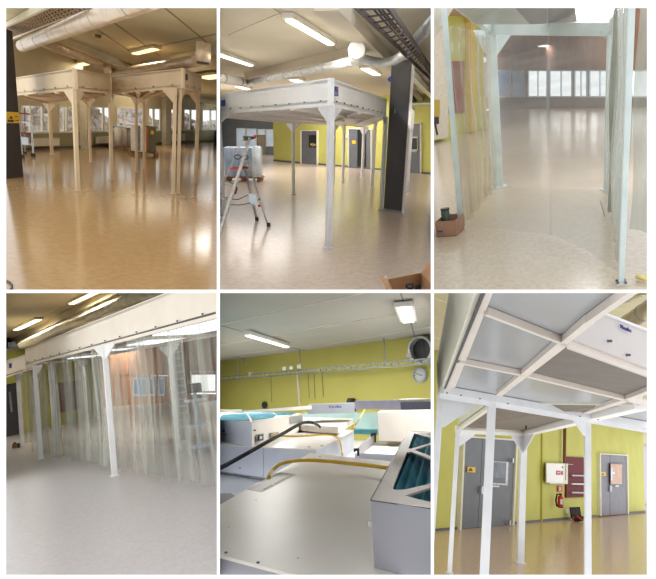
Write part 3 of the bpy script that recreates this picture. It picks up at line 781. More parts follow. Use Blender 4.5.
# column
L0, L1 = R2.fl(383.6, 210.5), R2.fl(401.6, 213.6); dd = (L1 - L0).normalized(); nn = Vector((L0.x, L0.y, 0)).normalized()
zt_ = R2.vz(L0, 62)
t = Thing('column', 'charcoal steel column with a white strip down its right side', 'column', L0)
M_col2 = mat('charcoal_column', (66, 66, 70), 0.5, rgb2=(56, 56, 60), scale=2, bump=.03)
t.part('shaft', MB().poly([L0, L1, L1 + nn * .4, L0 + nn * .4], (0, 0, zt_)), M_col2)
W1 = L1 + dd * R2.m(L1, 3.6); fr_ = -nn * .04
t.part('white_strip', MB().poly([L1 + dd * .005 + fr_, W1 + fr_, W1 + nn * .12, L1 + dd * .005 + nn * .12], (0, 0, zt_ - .03)), M_board)
t.part('foot_trim', MB().poly([L0 - nn * .03 - dd * .02, L1 - nn * .03, L1 - nn * .01, L0 - nn * .01 - dd * .02], (0, 0, .05)), M_grey)
tx = text_mb('1', R2.wp(394.8, 111.5, L0, L1, .01), dd, (0, 0, 1), R2.m(L0, 5.5), .002)
t.part('painted_number', tx, M_paper)
t.part('blue_bracket', MB().poly([R2.wp(x, y, L0, L1, 0.0) - dd * .0 for x, y in ((387.5, 79), (392, 75), (392, 82.5), (388.5, 81.5))], -nn * .05), M_blue)
t.part('yellow_tag', MB().poly([R2.wp(x, y, L0, L1, -.1) for x, y in ((382.8, 103.5), (384.6, 103.5), (384.6, 108), (382.8, 108))], -nn * .02), M_sign_y)
# ceiling lights
gl = 'ceiling lights above the white canopy'
WC2 = (1, .95, .86)
M2_diff = mat('cool_diffuser', (255, 250, 238), 0.4, emit=2.2)
light_fixture((289, 20), (331, 44.5), 3.06, .11, 'large bright ceiling light nearest the viewer, above the canopy corner', 2, 170, M_ceil, M2_diff, gl, WC2)
light_fixture((214, 53.2), (251, 65.6), 3.06, .12, 'ceiling light at the left edge, above the left duct elbow', 2, 15, M_ceil, M2_diff, gl, WC2)
light_fixture((364.5, 68.7), (377, 75), 3.06, .17, 'ceiling light between the canopy and the charcoal column', 2, 60, M_ceil, M2_diff, gl, WC2)
light_fixture((293.5, 80), (299.5, 81.8), 3.06, .25, 'short far ceiling light just above the white fascia', 2, 40, M_ceil, M2_diff, gl, WC2)
light_fixture((238, 86.7), (249, 89.8), 3.06, .2, 'faint far ceiling light below the left duct', 2, 200, M_ceil, M2_diff, gl, (1, 1, 1), big=3.5)
light_fixture((228, 104), (240, 106), 3.06, .2, 'added unseen ceiling light over the grey office wall behind the canopy', 2, 150, M_ceil, M2_diff, gl, (1, 1, 1), big=4)  # unseen lamp added to light the dark grey wall
light_fixture((318, 96), (332, 97), 3.06, .2, 'added unseen ceiling light over the yellow wall behind the canopy', 2, 200, M_ceil, M2_diff, gl, (1, 1, 1), big=3.5)  # unseen lamp added to brighten the yellow wall
# joints
mb = MB()
for a, b in (((273, 8), (287, 18)), ((332, 46), (364, 67)), ((228, 35), (280, 13)), ((252, 67), (262, 71))):
    mb.beam(R2.fl(*a, ZC - .002), R2.fl(*b, ZC - .002), 0.015, 0.006)
struct('trim_5', mb, mat('ceiling_seam', (150, 140, 122), .8), R2.fl(300, 30, ZC))
# ducts
d_ = duct(R2, (249, 82.5), (364, 59), -3.6, 2.8, 'long round silver duct crossing above the white canopy', M_galv, 6, M_grey)
d_ = duct(R2, (214, 76.5), (247, 83), -4.5, 2.8, 'pale duct elbow at the left edge above the canopy', M_duct_pale if 'M_duct_pale' in globals() else M_board, 2, M_grey)
mb = MB(); mb.beam(R2.fl(246, 76, ZC - .08), R2.fl(362, 49.5, ZC - .08), .12, .16); struct('trim_6', mb, M2_ceil, R2.fl(300, 60, ZC))
P = R2.fl(357, 50, 2.85); r_ = R2.m(P, 8.6)
t = Thing('duct_damper', 'round end cap of the duct with a bend running right under the cable tray', 'duct', P)
v = Vector((P.x, P.y, 0)).normalized()
t.part('drum', MB().tube([P - v * .0, P + v * .9], r_, 26), M_galv); t.part('cap', MB().tube([P - v * .05, P], [r_ * .93, r_ * 1.03], 26), M_board)
pts = [P + v * .5 + Vector((r_ * .5, 0, -.06)), R2.fl(371, 61, 2.8), R2.fl(382, 63, 2.75), R2.fl(394, 60.5, 2.75), R2.fl(408, 52, 2.8)]
t.part('bend', MB().tube(pts, R2.m(P, 4.6), 20), M_galv)
pts = [R2.fl(413, 46, 2.9), R2.fl(419, 36, 2.9), R2.fl(426, 30, 2.9), R2.fl(440, 14, 2.9)]
single('air_duct', 'bright curved duct at the upper right corner beside the cable tray', 'air duct', MB().tube(pts, R2.m(pts[1], 5.5), 20), M_galv, pts[0])
mb = MB(); a, b = R2.fl(326, 1, 3.05), R2.fl(412, 88, 3.05); mb.beam(a, b, .3, .2); struct('trim_7', mb, M2_ceil, a)
mb = MB(); a, b = R2.fl(398, 60, 3.0), R2.fl(440, 104, 3.0); mb.beam(a, b, .16, .16); struct('trim_8', mb, M_frame, a)
mb = MB(); a, b = R2.fl(399, 78, 2.95), R2.fl(431, 108, 2.95); mb.tube([a, b], R2.m(a, 4), 16); single('air_duct', 'olive duct behind the charcoal column', 'air duct', mb, mat('olive_duct', (140, 132, 92), .5), a)  # duct in a plain olive colour
# cable tray
M_tray = mat('tray_steel', (84, 72, 66), .5, metal=.3)
a0, a1, b0, b1 = R2.fl(352, 2, 2.75), R2.fl(436, 84.5, 2.75), R2.fl(386, 2, 2.75), R2.fl(436, 75, 2.75)
t = Thing('cable_tray', 'ladder-shaped cable tray slanting down to the right edge', 'cable tray', a0)
for (p, q) in ((a0, a1), (b0, b1)):
    t.part('side_rail', MB().beam(p, q, .02, .06), M_tray)
mb = MB()
for k in range(26):
    f = (k / 26.0) ** 1.0; mb.beam(a0.lerp(a1, f), b0.lerp(b1, f), .016, .016)
pieces(t, 'rung', mb, M_tray)
for f in (.35, .5, .62, .8):
    t.part('cable', MB().tube([a0.lerp(b0, f) + Vector((0, 0, .03)), a0.lerp(b0, f).lerp(a1.lerp(b1, f), .5) + Vector((.02, 0, .03)), a1.lerp(b1, f) + Vector((0, 0, .03))], .013, 6), M_tray)
# ---- step ladder
P_b1, P_b2 = R2.fl(257, 220.5), R2.fl(268.7, 226.5); P_f1, P_f2 = R2.fl(206, 222), R2.fl(215.5, 245)
mid = (P_b1 + P_b2 + P_f1 + P_f2) / 4
top = R2.fl(243, 222); zt_ = R2.vz(top, 139); T = Vector((top.x, top.y, zt_))
px3 = lambda x, y, D: Vector((0, 0, R2.h)) + R2.ray(x, y) * (D / R2.M3.col[1].y if False else D)
dep = R2.depth(T)
at = lambda x, y, dd=0.0: Vector((0, 0, R2.h)) + R2.ray(x, y) * (dep + dd)      # point at the ladder's distance
t = Thing('step_ladder', 'aluminium step ladder with black top cap and red platform beside the canopy', 'ladder', (P_b1 + P_f1) / 2)
wl = R2.m(T, 2.6)
Lp = {}
def leg(a, b, w, name='rail'): return t.part(name, MB().beam(a, b, w, w * .6), M_alu)
F1, F2, B1_, B2_ = Vector(P_f1), Vector(P_f2), Vector(P_b1), Vector(P_b2)
side = (F2 - F1).normalized() * .17
T1, T2 = at(243, 138), at(250, 138.5)
P1, P2 = at(236.5, 168), at(243.5, 169)
leg(T1, F1, wl); leg(T2, F2, wl)
bt1, bt2 = at(243.5, 163), at(248, 160)
l3 = leg(bt1, B1_, wl * .85, 'leg'); l4 = leg(bt2, B2_, wl * .85, 'leg')
for q, l in ((B1_, l3), (B2_, l4)): t.part('rubber_foot', MB().beam(q + Vector((0, 0, .0)), q + Vector((0, 0, .07)), .07, .06), M_black, parent=l)
cap_ = MB().poly([at(241, 140.6), at(243.5, 135.8), at(253, 136.4), at(256.5, 135.6), at(255.5, 138.4), at(251.5, 139.5), at(249, 140.8)], R2.ray(243, 138).normalized() * .2)
t.part('top_cap', cap_, M_black); t.part('red_clip', MB().poly([at(253.5, 135.3), at(256.8, 134.8), at(256.8, 137), at(253.5, 137.4)], (0, -.03, 0)), M_red)
mb = MB().poly([at(230, 167.8), at(240, 166.8), at(248.5, 168), at(248.5, 169.8), at(240, 169), at(230, 170.2)], R2.ray(240, 168).normalized() * .25)
t.part('platform', mb, M_red); t.part('platform_pad', MB().poly([at(233, 167), at(247, 166.3), at(247, 168), at(233, 168.6)], (0, .2, 0)), M_black)
for (x0_, x1_, y_) in ((224.5, 233.5, 181.5), (219, 228, 196), (214, 222, 214)):
    f = MB().poly([at(x0_, y_), at(x1_, y_ + 2.5), at(x1_, y_ + 4.8), at(x0_, y_ + 2.6)], (0, .12, 0)); q = t.part('tread', f, M_alu)
    if q: t.part('tread_edge', MB().poly([at(x0_, y_ - .6), at(x1_, y_ + 1.9), at(x1_, y_ + 2.5), at(x0_, y_ + .2)], (0, .12, 0)), M_black, parent=q)
for c_ in ((237.5, 157), (245, 157.3)):
    ring_ = [at(c_[0] + 3.2 * math.cos(a * math.pi / 6), c_[1] + 2.2 * math.sin(a * math.pi / 6), -.05) for a in range(13)]
    t.part('hook', MB().tube(ring_, R2.m(T, .55), 6), M_black)
t.part('strap', MB().tube([at(231, 199), at(238, 199.5), at(248, 195)], R2.m(T, .45), 6), M_black)
t.part('strap', MB().tube([at(227, 204.5), at(240, 205), at(250, 203), at(261, 198.5)], R2.m(T, .45), 6), M_black)
q = t.part('buckle', MB().poly([at(231.5, 194), at(234.5, 186), at(238, 187), at(236.5, 193.5)], (0, -.05, 0)), M_black)
if q: t.part('red_knob', MB().poly([at(233.8, 192), at(235, 188), at(236.8, 188.5), at(235.8, 192)], (0, -.09, 0)), M_red, parent=q)
t.part('red_clip', MB().box(at(259.3, 205.5), (R2.m(T, 2.5), .05, R2.m(T, 2))), M_red)
single('paper_note', 'pale blue paper note hanging on the rear legs of the step ladder', 'note', MB().poly([at(249, 193.5, -.1), at(255.5, 194.5, -.1), at(257, 200, -.1), at(255, 205.5, -.1), at(249, 202, -.1)], (0, -.012, 0)), M_paper, at(252, 199))
# wrapped pallet behind the ladder
a, b = R2.fl(227, 181.5), R2.fl(261, 180); P = (a + b) / 2; W_ = (b - a).length
t = Thing('pallet', 'wooden pallet behind the step ladder', 'pallet', P)
t.part('deck', MB().box((P.x, P.y, .13), (W_, .8, .04)), M_wood)
for s_ in (-.42, 0, .42): t.part('block', MB().box((P.x + s_ * W_, P.y, .055), (.12, .8, .11)), M_wood)
H_ = R2.vz(P, 147)
M_bw = mat('blue_white_wrap', (190, 204, 222), .35, rgb2=(120, 150, 186), scale=2.2, detail=5, stretch=(3, 3, .6))
t = Thing('wrapped_goods', 'blue and white film-wrapped goods stacked on the pallet behind the ladder', 'wrapped goods', P + Vector((0, 0, .15)))
t.part('body', MB().box((P.x, P.y, .15 + (H_ - .15) / 2), (W_ * .92, .7, H_ - .15)), M_bw, bevel=.04)
t.part('side_roll', MB().tube([P + Vector((W_ * .38, -.45, .17)), P + Vector((W_ * .38, -.45, H_ + .05))], W_ * .11, 16), M_paper)
# open carton at the lower right
M_cardin = mat('cardboard_inside', (160, 116, 78), .9, rgb2=(146, 104, 68), scale=6)
Q = lambda x, y, z: R2.fl(x, y, z)
zc = .32
t = Thing('open_carton', 'open brown cardboard carton with raised flaps at the lower right corner', 'carton', R2.fl(410, 300))
a_, b_, c_, d_ = Q(387.5, 279.5, zc), Q(421, 273, zc), Q(440, 294, zc), Q(398, 304, zc)
dn = Vector((0, 0, -zc))
for p, q, nm in ((a_, b_, 'rear_side'), (b_, c_, 'right_side'), (c_, d_, 'front_side'), (d_, a_, 'left_side')):
    nn_ = Vector((-(q - p).y, (q - p).x, 0)).normalized() * .008
    t.part('side_wall', MB().poly([p, q, q + dn, p + dn], nn_), M_cardin)
t.part('bottom', MB().poly([a_ + dn, b_ + dn, c_ + dn, d_ + dn], (0, 0, .01)), M_cardin)
up_ = lambda x, y, P, k=0.0: Vector((0, 0, R2.h)) + R2.ray(x, y) * (R2.depth(P) - k)
t.part('flap', MB().poly([a_, d_, up_(388, 290, d_, .1), up_(379, 276, a_, .05)], (0, 0, .008)), M_card)
t.part('flap', MB().poly([b_, c_, up_(440, 270, c_, 0), up_(428, 262, b_, 0)], (0.008, 0, 0)), M_card)
t.part('white_tab', MB().poly([up_(384, 278, a_), up_(387.5, 279.3, a_), up_(385.7, 275), ] if False else [up_(384, 278.5, a_), up_(387.5, 279.6, a_), up_(385.6, 274.8, a_)], (0, .004, 0)), M_paper)
P = (a_ + c_) / 2
pts = [up_(410 + 3.5 * math.cos(k * .55), 286 + 2.6 * math.sin(k * .55), a_, -.02 + k * .002) for k in range(12)]
single('cable_coil', 'dark coiled cable lying inside the open carton', 'cable', MB().tube(pts, .012, 8), M_black, pts[0])
single('black_block', 'black plastic block lying inside the open carton', 'device', MB().poly([up_(415, 285.5, b_), up_(429, 284, b_), up_(434, 291, b_), up_(415, 292, b_)], R2.ray(420, 286).normalized() * .1), M_black, up_(420, 288, b_))
# ============================================================ picture 3 : looking through a clear-curtained booth
CUR = R3 = Room((X4, Y0, X5, Y1), 540, 85, 0.02, 150, 1.6)
M3_floor = mat('speckled_beige_floor', (208, 190, 168), 0.2, rgb2=(186, 168, 144), scale=26, detail=7, fac=(0.3, 0.7), bump=0.02, bscale=4)
ZC = 5.2
FA, FB = R3.fl(470, 109), R3.fl(655, 107)
YA, YB = R3.fl(430, 144), R3.fl(487, 127)
CLP = [beyond(FA, FB)]
slab(-0.1, 0.1, 'floor', M3_floor, CLP)
slab(ZC, 0.12, 'ceiling', mat('beige_brown_ceiling', (206, 176, 154), .85), CLP)  # ceiling coloured beige-brown
M3_brown = mat('warm_brown_wall', (186, 144, 120), .85, rgb2=(160, 120, 98), scale=.8, detail=4)
M3_low = mat('grey_brown_wall', (150, 132, 122), .8)
n = Vector((FB.y - FA.y, -(FB.x - FA.x), 0)).normalized(); n = n if n.dot(-FA) > 0 else -n
def fq(pts, t=.06, off=-.06): return wallquad(FA, FB, pts, t, off)
struct('wall_back', fq([(465, 97), (660, 97), (660, 112), (465, 112)]), M3_low, FA, extra=[((0, 0, 0), (0, 0, -1))])
struct('wall_back', fq([(465, -20), (660, -20), (660, 70), (465, 70)]), M3_brown, FA, extra=[((0, 0, ZC), (0, 0, 1))])
w3 = [(497, 525.5), (528.5, 548), (550, 573), (575, 588), (590, 611), (613, 650)]
mb = MB(); ed_ = [465] + [v for q in w3 for v in q] + [665]
for i in range(0, len(ed_), 2):
    mb.poly([R3.wp(x, y, FA, FB, -.06) for x, y in ((ed_[i], 70), (ed_[i + 1], 70), (ed_[i + 1], 97), (ed_[i], 97))], n * .06)
struct('wall_back', mb, mat('lilac_pier', (186, 176, 190), .8), FA)
M_blind = vinyl('lilac_window_tint', (226, 222, 240), .03, rough=.6, bump=0)  # added sheet, lilac haze of the window light put into its colour
M_wtintb = vinyl('blue_window_tint', (128, 166, 214), .75, rough=.6, bump=0, op2=.9)  # added sheet that tints the window's daylight blue
for k, (a, b) in enumerate(w3):
    c = R3.wp((a + b) / 2, 96, FA, FB); fm = MB()
    for q in (rect(a, 70, b, 71), rect(a, 96, b, 97.3), rect(a, 70, a + .8, 97), rect(b - .8, 70, b, 97), rect((a + b) / 2, 70, (a + b) / 2 + .7, 97)):
        fm.poly([R3.wp(x, y, FA, FB, -.02) for x, y in q], n * .06)
    o = struct('window_%d' % (k + 13), fm, M_paper, c)
    if o: stchild('window_tint', fq(rect(a, 70, b, 97), .01, -.04), M_wtintb if k == 0 else M_blind, o, c)
# yellow wall on the left with a red notice panel
ny = Vector((YB.y - YA.y, -(YB.x - YA.x), 0)).normalized(); ny = ny if ny.dot(-YA) > 0 else -ny
up = Vector((0, 0, ZC))
struct('wall_left', MB().poly([YA, YB, YB + up, YA + up], -ny * .15), M_yell, YA)
single('notice_board', 'dark red wall panel seen through the left clear curtain', 'panel', wallquad(YA, YB, rect(445, 62, 463, 114, -1), .08, .02), mat('dark_red_panel', (136, 30, 28), .6, rgb2=(120, 24, 24)), R3.wp(454, 113, YA, YB))
struct('trim_9', wallquad(YA, YB, [(465, 12), (470, 12), (470.5, 131), (466, 132.5)], .3, .02), mat('bright_yellow_pilaster', (226, 188, 58), .6), R3.wp(467, 130, YA, YB))
struct('trim_10', wallquad(YA, YB, [(428, 30), (442.5, 30), (442.5, 138), (428, 141)], .3, .05), mat('cream_pilaster', (216, 206, 184), .7), R3.wp(436, 140, YA, YB))
single('warning_sign', 'small yellow notice on the cream pilaster at the left edge', 'sign', wallquad(YA, YB, rect(430, 100, 439.3, 117), .03, .36), mat('ochre_notice', (190, 160, 60), .6), R3.wp(436, 117, YA, YB, .36))
t = Thing('intercom', 'black wall device with a cord below the yellow notice', 'device', R3.wp(435, 135, YA, YB, .36))
t.part('body', wallquad(YA, YB, rect(431, 117.5, 437, 124), .1, .36), M_black); t.part('cord', wallquad(YA, YB, [(434.4, 124), (435.4, 124), (437.8, 135), (436.6, 135)], .03, .36), M_black)
# ---- booth
NL, NR, FL_, FR_ = R3.fl(461, 228), R3.fl(621, 284), R3.fl(498, 187), R3.fl(607, 190)
t = Thing('curtained_booth', 'white steel booth frame hung with clear curtains, seen from its open front', 'booth', (NL + NR) / 2)
zf = R3.vz(FL_, 29); zf2 = R3.vz(FR_, 29); znl = 2.8; znr = 2.3
M_pbl = mat('pale_steel', (208, 218, 214), .3, rgb2=(196, 207, 203), scale=4)
def seg(a, za, b, zb_, w, h, nm='top_beam', m=M_pbl): return t.part(nm, MB().beam((a.x, a.y, za), (b.x, b.y, zb_), w, h), m)
seg(FL_, zf, FR_, zf2, .08, R3.m(FL_, 9)); seg(NL, znl, FL_, zf, .08, R3.m(FL_, 7)); seg(NR, znr, FR_, zf2, .08, .12)
for P, zt_, w_ in ((NL, znl, R3.m(NL, 5)), (FL_, zf, R3.m(FL_, 9.5)), (FR_, zf2, R3.m(FR_, 6)), (NR, znr, R3.m(NR, 5))):
    q = t.part('post', MB().box((P.x, P.y, zt_ / 2), (w_, w_ * .8, zt_), .1), M_pbl, bevel=.004)
    pl = t.part('base_plate', MB().box((P.x, P.y, .008), (w_ * 1.7, w_ * 1.9, .016), .1), M_pbl, parent=q)
    if P is NR:
        for sx in (-1, 1):
            for sy in (-1, 1): t.part('bolt', MB().box((P.x + sx * w_ * .68, P.y + sy * w_ * .75, .022), (.018, .018, .014)), M_bolt, parent=q)
def gq(pts, P, m=M_pbl, nm='gusset'):
    D = R3.depth(P); return t.part(nm, MB().poly([R3.at(x, y, D) for x, y in pts], Vector((0, .02, 0))), m)
DT = Vector((FL_.x, FL_.y, 0))
tp = Vector((FL_.x, FL_.y, 1.9))
gq([(473, 30), (487, 30), (487, 53), (484, 53)], tp); gq([(496, 31), (513, 32), (498, 54), (496, 54)], tp)
tp = Vector((FR_.x, FR_.y, 1.9)); gq([(600, 31), (613, 31), (613, 47), (611, 47)], tp)
gq([(430, 4), (456, 4), (434.5, 37), (430, 37)], Vector((NL.x, NL.y, 2.0)), mat('cream_gusset', (206, 198, 180), .5))
zu = (zf + zf2) / 2 + .06
U = lambda x, y: R3.fl(x, y, zu)
t.part('underside_panel', MB().poly([U(448, 2), U(510, 2), U(530, 24.5), U(476, 24.5)], (0, 0, .03)), mat('grey_green_panel', (168, 176, 170), .3, rgb2=(156, 164, 158)))
t.part('dark_filter_panel', MB().poly([U(510, 2), U(574, 2), U(577, 22), U(530, 24.5)], (0, 0, .03)), mat('dark_filter', (96, 88, 82), .5))
t.part('light_panel', MB().poly([U(574, 2), U(612, 2), U(622, 20), U(577, 22)], (0, 0, .03)), mat('light_panel', (250, 252, 255), .4, emit=1.6, ergb=(246, 250, 255)))
ld = bpy.data.lights.new('lamp', 'AREA'); ld.shape = 'RECTANGLE'; ld.size = .5; ld.size_y = 1.2; ld.energy = 45; ld.color = (.96, .98, 1)
lo = bpy.data.objects.new('lamp', ld); COL.objects.link(lo); lo.parent = t.o; lo.location = U(596, 14) - t.base + Vector((0, 0, -.03))
V3a = vinyl('clear_curtain_front', (206, 210, 206), .12, rough=.2, bscale=2.0, stretch=(.3, .3, 3), bump=.6, gloss=1.0, op2=.24)
V3b = vinyl('clear_curtain_back', (214, 196, 190), .08, rough=.2, bscale=2.2, stretch=(.25, .25, 3.5), bump=.9, gloss=1.0, op2=.26)
V3l = vinyl('clear_curtain_left', (168, 146, 96), .1, rough=.15, bscale=2.5, stretch=(3, 3, .3), bump=.3, gloss=.6, op2=.5)
V3r = vinyl('clear_curtain_right', (190, 192, 180), .45, rough=.18, bscale=2.0, stretch=(2, 2, .6), bump=.6, gloss=.8, op2=.8)
V3d = vinyl('clear_curtain_bunched', (142, 142, 118), .72, rough=.25, bscale=3, stretch=(4, 4, .4), bump=.5, gloss=.6, op2=.9)
def sh(line, z0, z1, amp, wl, m, nm='clear_curtain', lab=None, step=.05, nz=14):
    mb = MB(); mb.step = step
    mb.sheet([tuple(p) for p in line], z0, z1, nz, lambda u, v: amp * math.sin(2 * math.pi * u / wl + .6 * math.sin(3 * u)) * (1 - .35 * v) + .015 * math.sin(9 * v + u))
    return t.part(nm, mb, m, label=lab)
f = R3.fl
sh([f(463, 229), f(505, 231), f(551.5, 237)], .02, 2.4, .01, 1.7, V3a)
sh([f(549, 236), f(590, 254), f(618, 279)], .02, 2.4, .015, 1.2, V3a)
sh([NL + Vector((.05, .1, 0)), FL_ + Vector((-.02, -.1, 0))], .03, 2.45, .05, .55, V3l, lab='pleated clear curtain, yellowish against the wall')
sh([FL_ + Vector((.1, -.03, 0)), FR_], .02, zf, .012, 2.3, V3b)
sh([FR_ + Vector((0, -.1, 0)), f(615, 228), f(622, 268)], .03, 2.4, .045, .5, V3r)
sh([f(607, 219), f(613, 221), f(620, 222)], .1, 2.5, .04, .13, V3d, lab='gathered part of the clear curtain', step=.01)
sh([f(628, 262), f(640, 266), f(652, 268)], .3, 2.4, .03, .4, V3r)
gl = 'added far hall ceiling lights'  # light strips added to brighten the dim far hall
M3_diff = mat('added_hall_diffuser', (250, 246, 255), .4, emit=2.2)
light_fixture((541, 46), (600, 46), 3.95, .35, 'added far hall light strip behind the booth, upper row', 2, 260, M_board, M3_diff, gl, (1, .95, .97))
light_fixture((545, 57), (600, 57), 3.45, .35, 'added far hall light strip behind the booth, lower row', 2, 260, M_board, M3_diff, gl, (1, .95, .97))
# cords and floor things
P = f(624, 262)
t2 = [R3.at(600, 200, 6.2), R3.at(606, 220, 6.0), R3.at(614, 240, 5.5), R3.at(623, 262, 5.0)]
single('cord', 'thin grey cord hanging in front of the right-hand curtain', 'cord', MB().tube(t2, .006, 6), mat('grey_cord', (120, 122, 112), .5), t2[3])
q = f(644, 285)
single('yellow_tube', 'short pale yellow tube on the floor at the right edge', 'tube', MB().tube([f(637, 280) + Vector((0, 0, .03)), f(652, 284) + Vector((0, 0, .03))], .02, 10), mat('pale_yellow', (236, 214, 130), .4), q)
a, b = f(436.5, 237), f(457, 236)
t = Thing('carton', 'small open cardboard box beside the left booth post', 'carton', (a + b) / 2)
dx = (b - a); dy = Vector((.05, .42, 0)); hz = .2
M_cb = mat('pinkish_cardboard', (176, 136, 112), .85, rgb2=(160, 120, 96), scale=6)
for p, q_ in ((a, b), (b, b + dy), (b + dy, a + dy), (a + dy, a)):
    t.part('side_wall', MB().poly([p, q_, q_ + Vector((0, 0, hz)), p + Vector((0, 0, hz))], Vector((-(q_ - p).y, (q_ - p).x, 0)).normalized() * .01), M_cb)
t.part('bottom', MB().poly([a, b, b + dy, a + dy], (0, 0, .01)), M_dark)
t.part('label', MB().poly([R3.wp(x, y, a, b, .02) for x, y in ((438, 230.5), (443, 230.8), (443, 232.2), (438, 232))], (0, -.003, 0)), M_blue)
P = a + dx * .25 + dy * .6
tt = Thing('green_can', 'dark green can standing in the small cardboard box', 'can', P + Vector((0, 0, .02)))
tt.part('body', MB().tube([P + Vector((0, 0, .02)), P + Vector((0, 0, .3))], R3.m(P, 4.2), 20), mat('green_can', (72, 86, 66), .4)); tt.part('rim', MB().tube([P + Vector((0, 0, .3)), P + Vector((0, 0, .315))], R3.m(P, 4.4), 20), M_dark)
# ============================================================ picture 4 : long canopy hung with clear curtains
CUR = R4 = Room((X0, Y2, X1, Y3), 112, 384, .08, 420, 1.5)
M4_floor = mat('grey_lilac_floor', (204, 197, 194), .33, rgb2=(190, 183, 179), scale=26, detail=6, fac=(.3, .7), bump=.008, bscale=4, spec=.5)
M4_ceil = mat('olive_beige_ceiling', (186, 172, 138), .85, rgb2=(178, 164, 130), scale=1)
f = R4.fl
ZC = 3.75
YA, YB = f(-6, 439.5), f(104, 416); FA, FB = f(90, 408), f(226, 399)
CLP = [beyond(FA, FB)]
slab(-.1, .1, 'floor', M4_floor, CLP); slab(ZC, .12, 'ceiling', M4_ceil, CLP)
up = Vector((0, 0, ZC)); ny = Vector((YB.y - YA.y, -(YB.x - YA.x), 0)).normalized(); ny = ny if ny.dot(-YA) > 0 else -ny
struct('wall_left', MB().poly([YA, YB, YB + up, YA + up], -ny * .15), M_yell, YA)
nf = Vector((FB.y - FA.y, -(FB.x - FA.x), 0)).normalized(); nf = nf if nf.dot(-FA) > 0 else -nf
dF = (FB - FA).normalized()
M4_brown = mat('brown_hall_wall', (190, 148, 118), .8, rgb2=(174, 132, 102), scale=.7)
w4 = [(134, 147.5, 378, 395.5), (150, 157, 378, 395), (158.5, 166, 378, 395), (191, 217, 371, 392)]
ed_ = [80] + [v for q in w4 for v in q[:2]] + [235]
mb = MB()
for i in range(0, len(ed_), 2): mb.poly([R4.wp(x, y, FA, FB, -.06) for x, y in ((ed_[i], 376), (ed_[i + 1], 374), (ed_[i + 1], 395), (ed_[i], 395))], nf * .06)
struct('wall_back', mb, M4_brown, FA)
struct('wall_back', wallquad(FA, FB, [(80, 395), (235, 394), (235, 402), (80, 412)], .06, -.06), M4_brown, FA, extra=[((0, 0, 0), (0, 0, -1))])
struct('wall_back', wallquad(FA, FB, [(80, 300), (235, 290), (235, 374), (80, 377)], .06, -.06), M4_brown, FA, extra=[((0, 0, ZC), (0, 0, 1))])
for k, (a, b, c_, d_) in enumerate(w4):
    fm = MB(); c = R4.wp((a + b) / 2, d_, FA, FB)
    for q in (rect(a, c_, b, c_ + 1), rect(a, d_ - 1, b, d_ + .6), rect(a, c_, a + .8, d_), rect(b - .8, c_, b, d_)):
        fm.poly([R4.wp(x, y, FA, FB, -.02) for x, y in q], nf * .06)
    o = struct('window_%d' % (k + 19), fm, M_paper, c)
    stchild('window_tint', wallquad(FA, FB, rect(a, c_ - 2, b, d_ + 1), .01, -.05), (M_wtintb if k < 3 else M_blind), o, c)  # added sheets tinting the daylight in these windows
# dark door on the left, red panel
door(5, YA, YB, [[(4, 386), (17, 383), (18, 434.3), (4, 437.3)]], [(4, 386), (17, 383), (18, 434.3), (4, 437.3)], M_dark, mat('dark_grey_door', (74, 76, 80), .5))
q = R4.wp(12, 410, YA, YB)
single('door_pull', 'bright vertical pull handle on the dark door at the left edge', 'handle', wallquad(YA, YB, [(8.3, 392), (9.4, 392), (11.5, 412), (10.4, 412)], .05, .08), M_alu, q)
single('notice_board', 'dull red wall panel seen through the middle of the clear curtain', 'panel', wallquad(YA, YB, [(58, 383), (80, 380), (80, 409), (58, 413)], .06, .02), mat('dull_red_panel', (130, 66, 60), .6), R4.wp(70, 412, YA, YB))
t = Thing('round_fan', 'round black ventilation opening high on the wall at the left edge', 'fan', R4.wp(7, 346, YA, YB, .1))
t.part('rim', MB().ring(R4.wp(6, 343, YA, YB, .05), ny, R4.m(R4.wp(6, 343, YA, YB), 7.6), R4.m(R4.wp(6, 343, YA, YB), 6.3), .1), M_grey)
t.part('opening', MB().disc(R4.wp(6, 343, YA, YB, .03), ny, R4.m(R4.wp(6, 343, YA, YB), 6.5), .06), M_black)
single('wall_rail', 'grey trunking below the round fan on the yellow wall', 'trunking', wallquad(YA, YB, [(0, 349.5), (24, 346.5), (24, 349), (0, 352)], .2, .05), M_galv, R4.wp(12, 350, YA, YB))
single('rail_box', 'small pale junction box sitting on the wall trunking by the fan', 'junction box', wallquad(YA, YB, rect(8, 342.5, 13, 347.5, -.5), .2, .2), M_paper, R4.wp(11, 346, YA, YB, .3))
# long canopy
cL = corner(32, 455.5, 348.8, 365.5); cG = (f(238, 505), 0, 0); cG = (cG[0], R4.vz(cG[0], 316), R4.vz(cG[0], 273))
Eb = f(89, 444); Fb = f(178, 450); G2 = Fb + (Fb - Eb).normalized() * 4.5
zb_ = R4.vz(Eb, 359.5); zg = R4.vz(G2, 0) if False else R4.vz(Fb, 345)
cs = [cL, cG, (G2, cG[1], cG[1] + .5), (Eb, zb_, zb_ + .45)]
t = Thing('curtained_canopy', 'long white canopy hung with clear curtain strips, running off to the right', 'canopy', (cL[0] + cG[0]) / 2)
M4_board = mat('warm_white_board', (248, 238, 222), .45, rgb2=(242, 231, 214), scale=2)
canopy_body(t, cs, M4_board, M4_board, bolts=(.5, .07, .011, (0,)), bm_=M_bolt, rail=.03, under=False)
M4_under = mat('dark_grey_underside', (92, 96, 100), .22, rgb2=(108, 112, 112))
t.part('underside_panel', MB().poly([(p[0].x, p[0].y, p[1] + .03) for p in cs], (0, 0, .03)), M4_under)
M4_lp = mat('underside_light_panel', (250, 252, 255), .4, emit=1.2, ergb=(248, 250, 255))
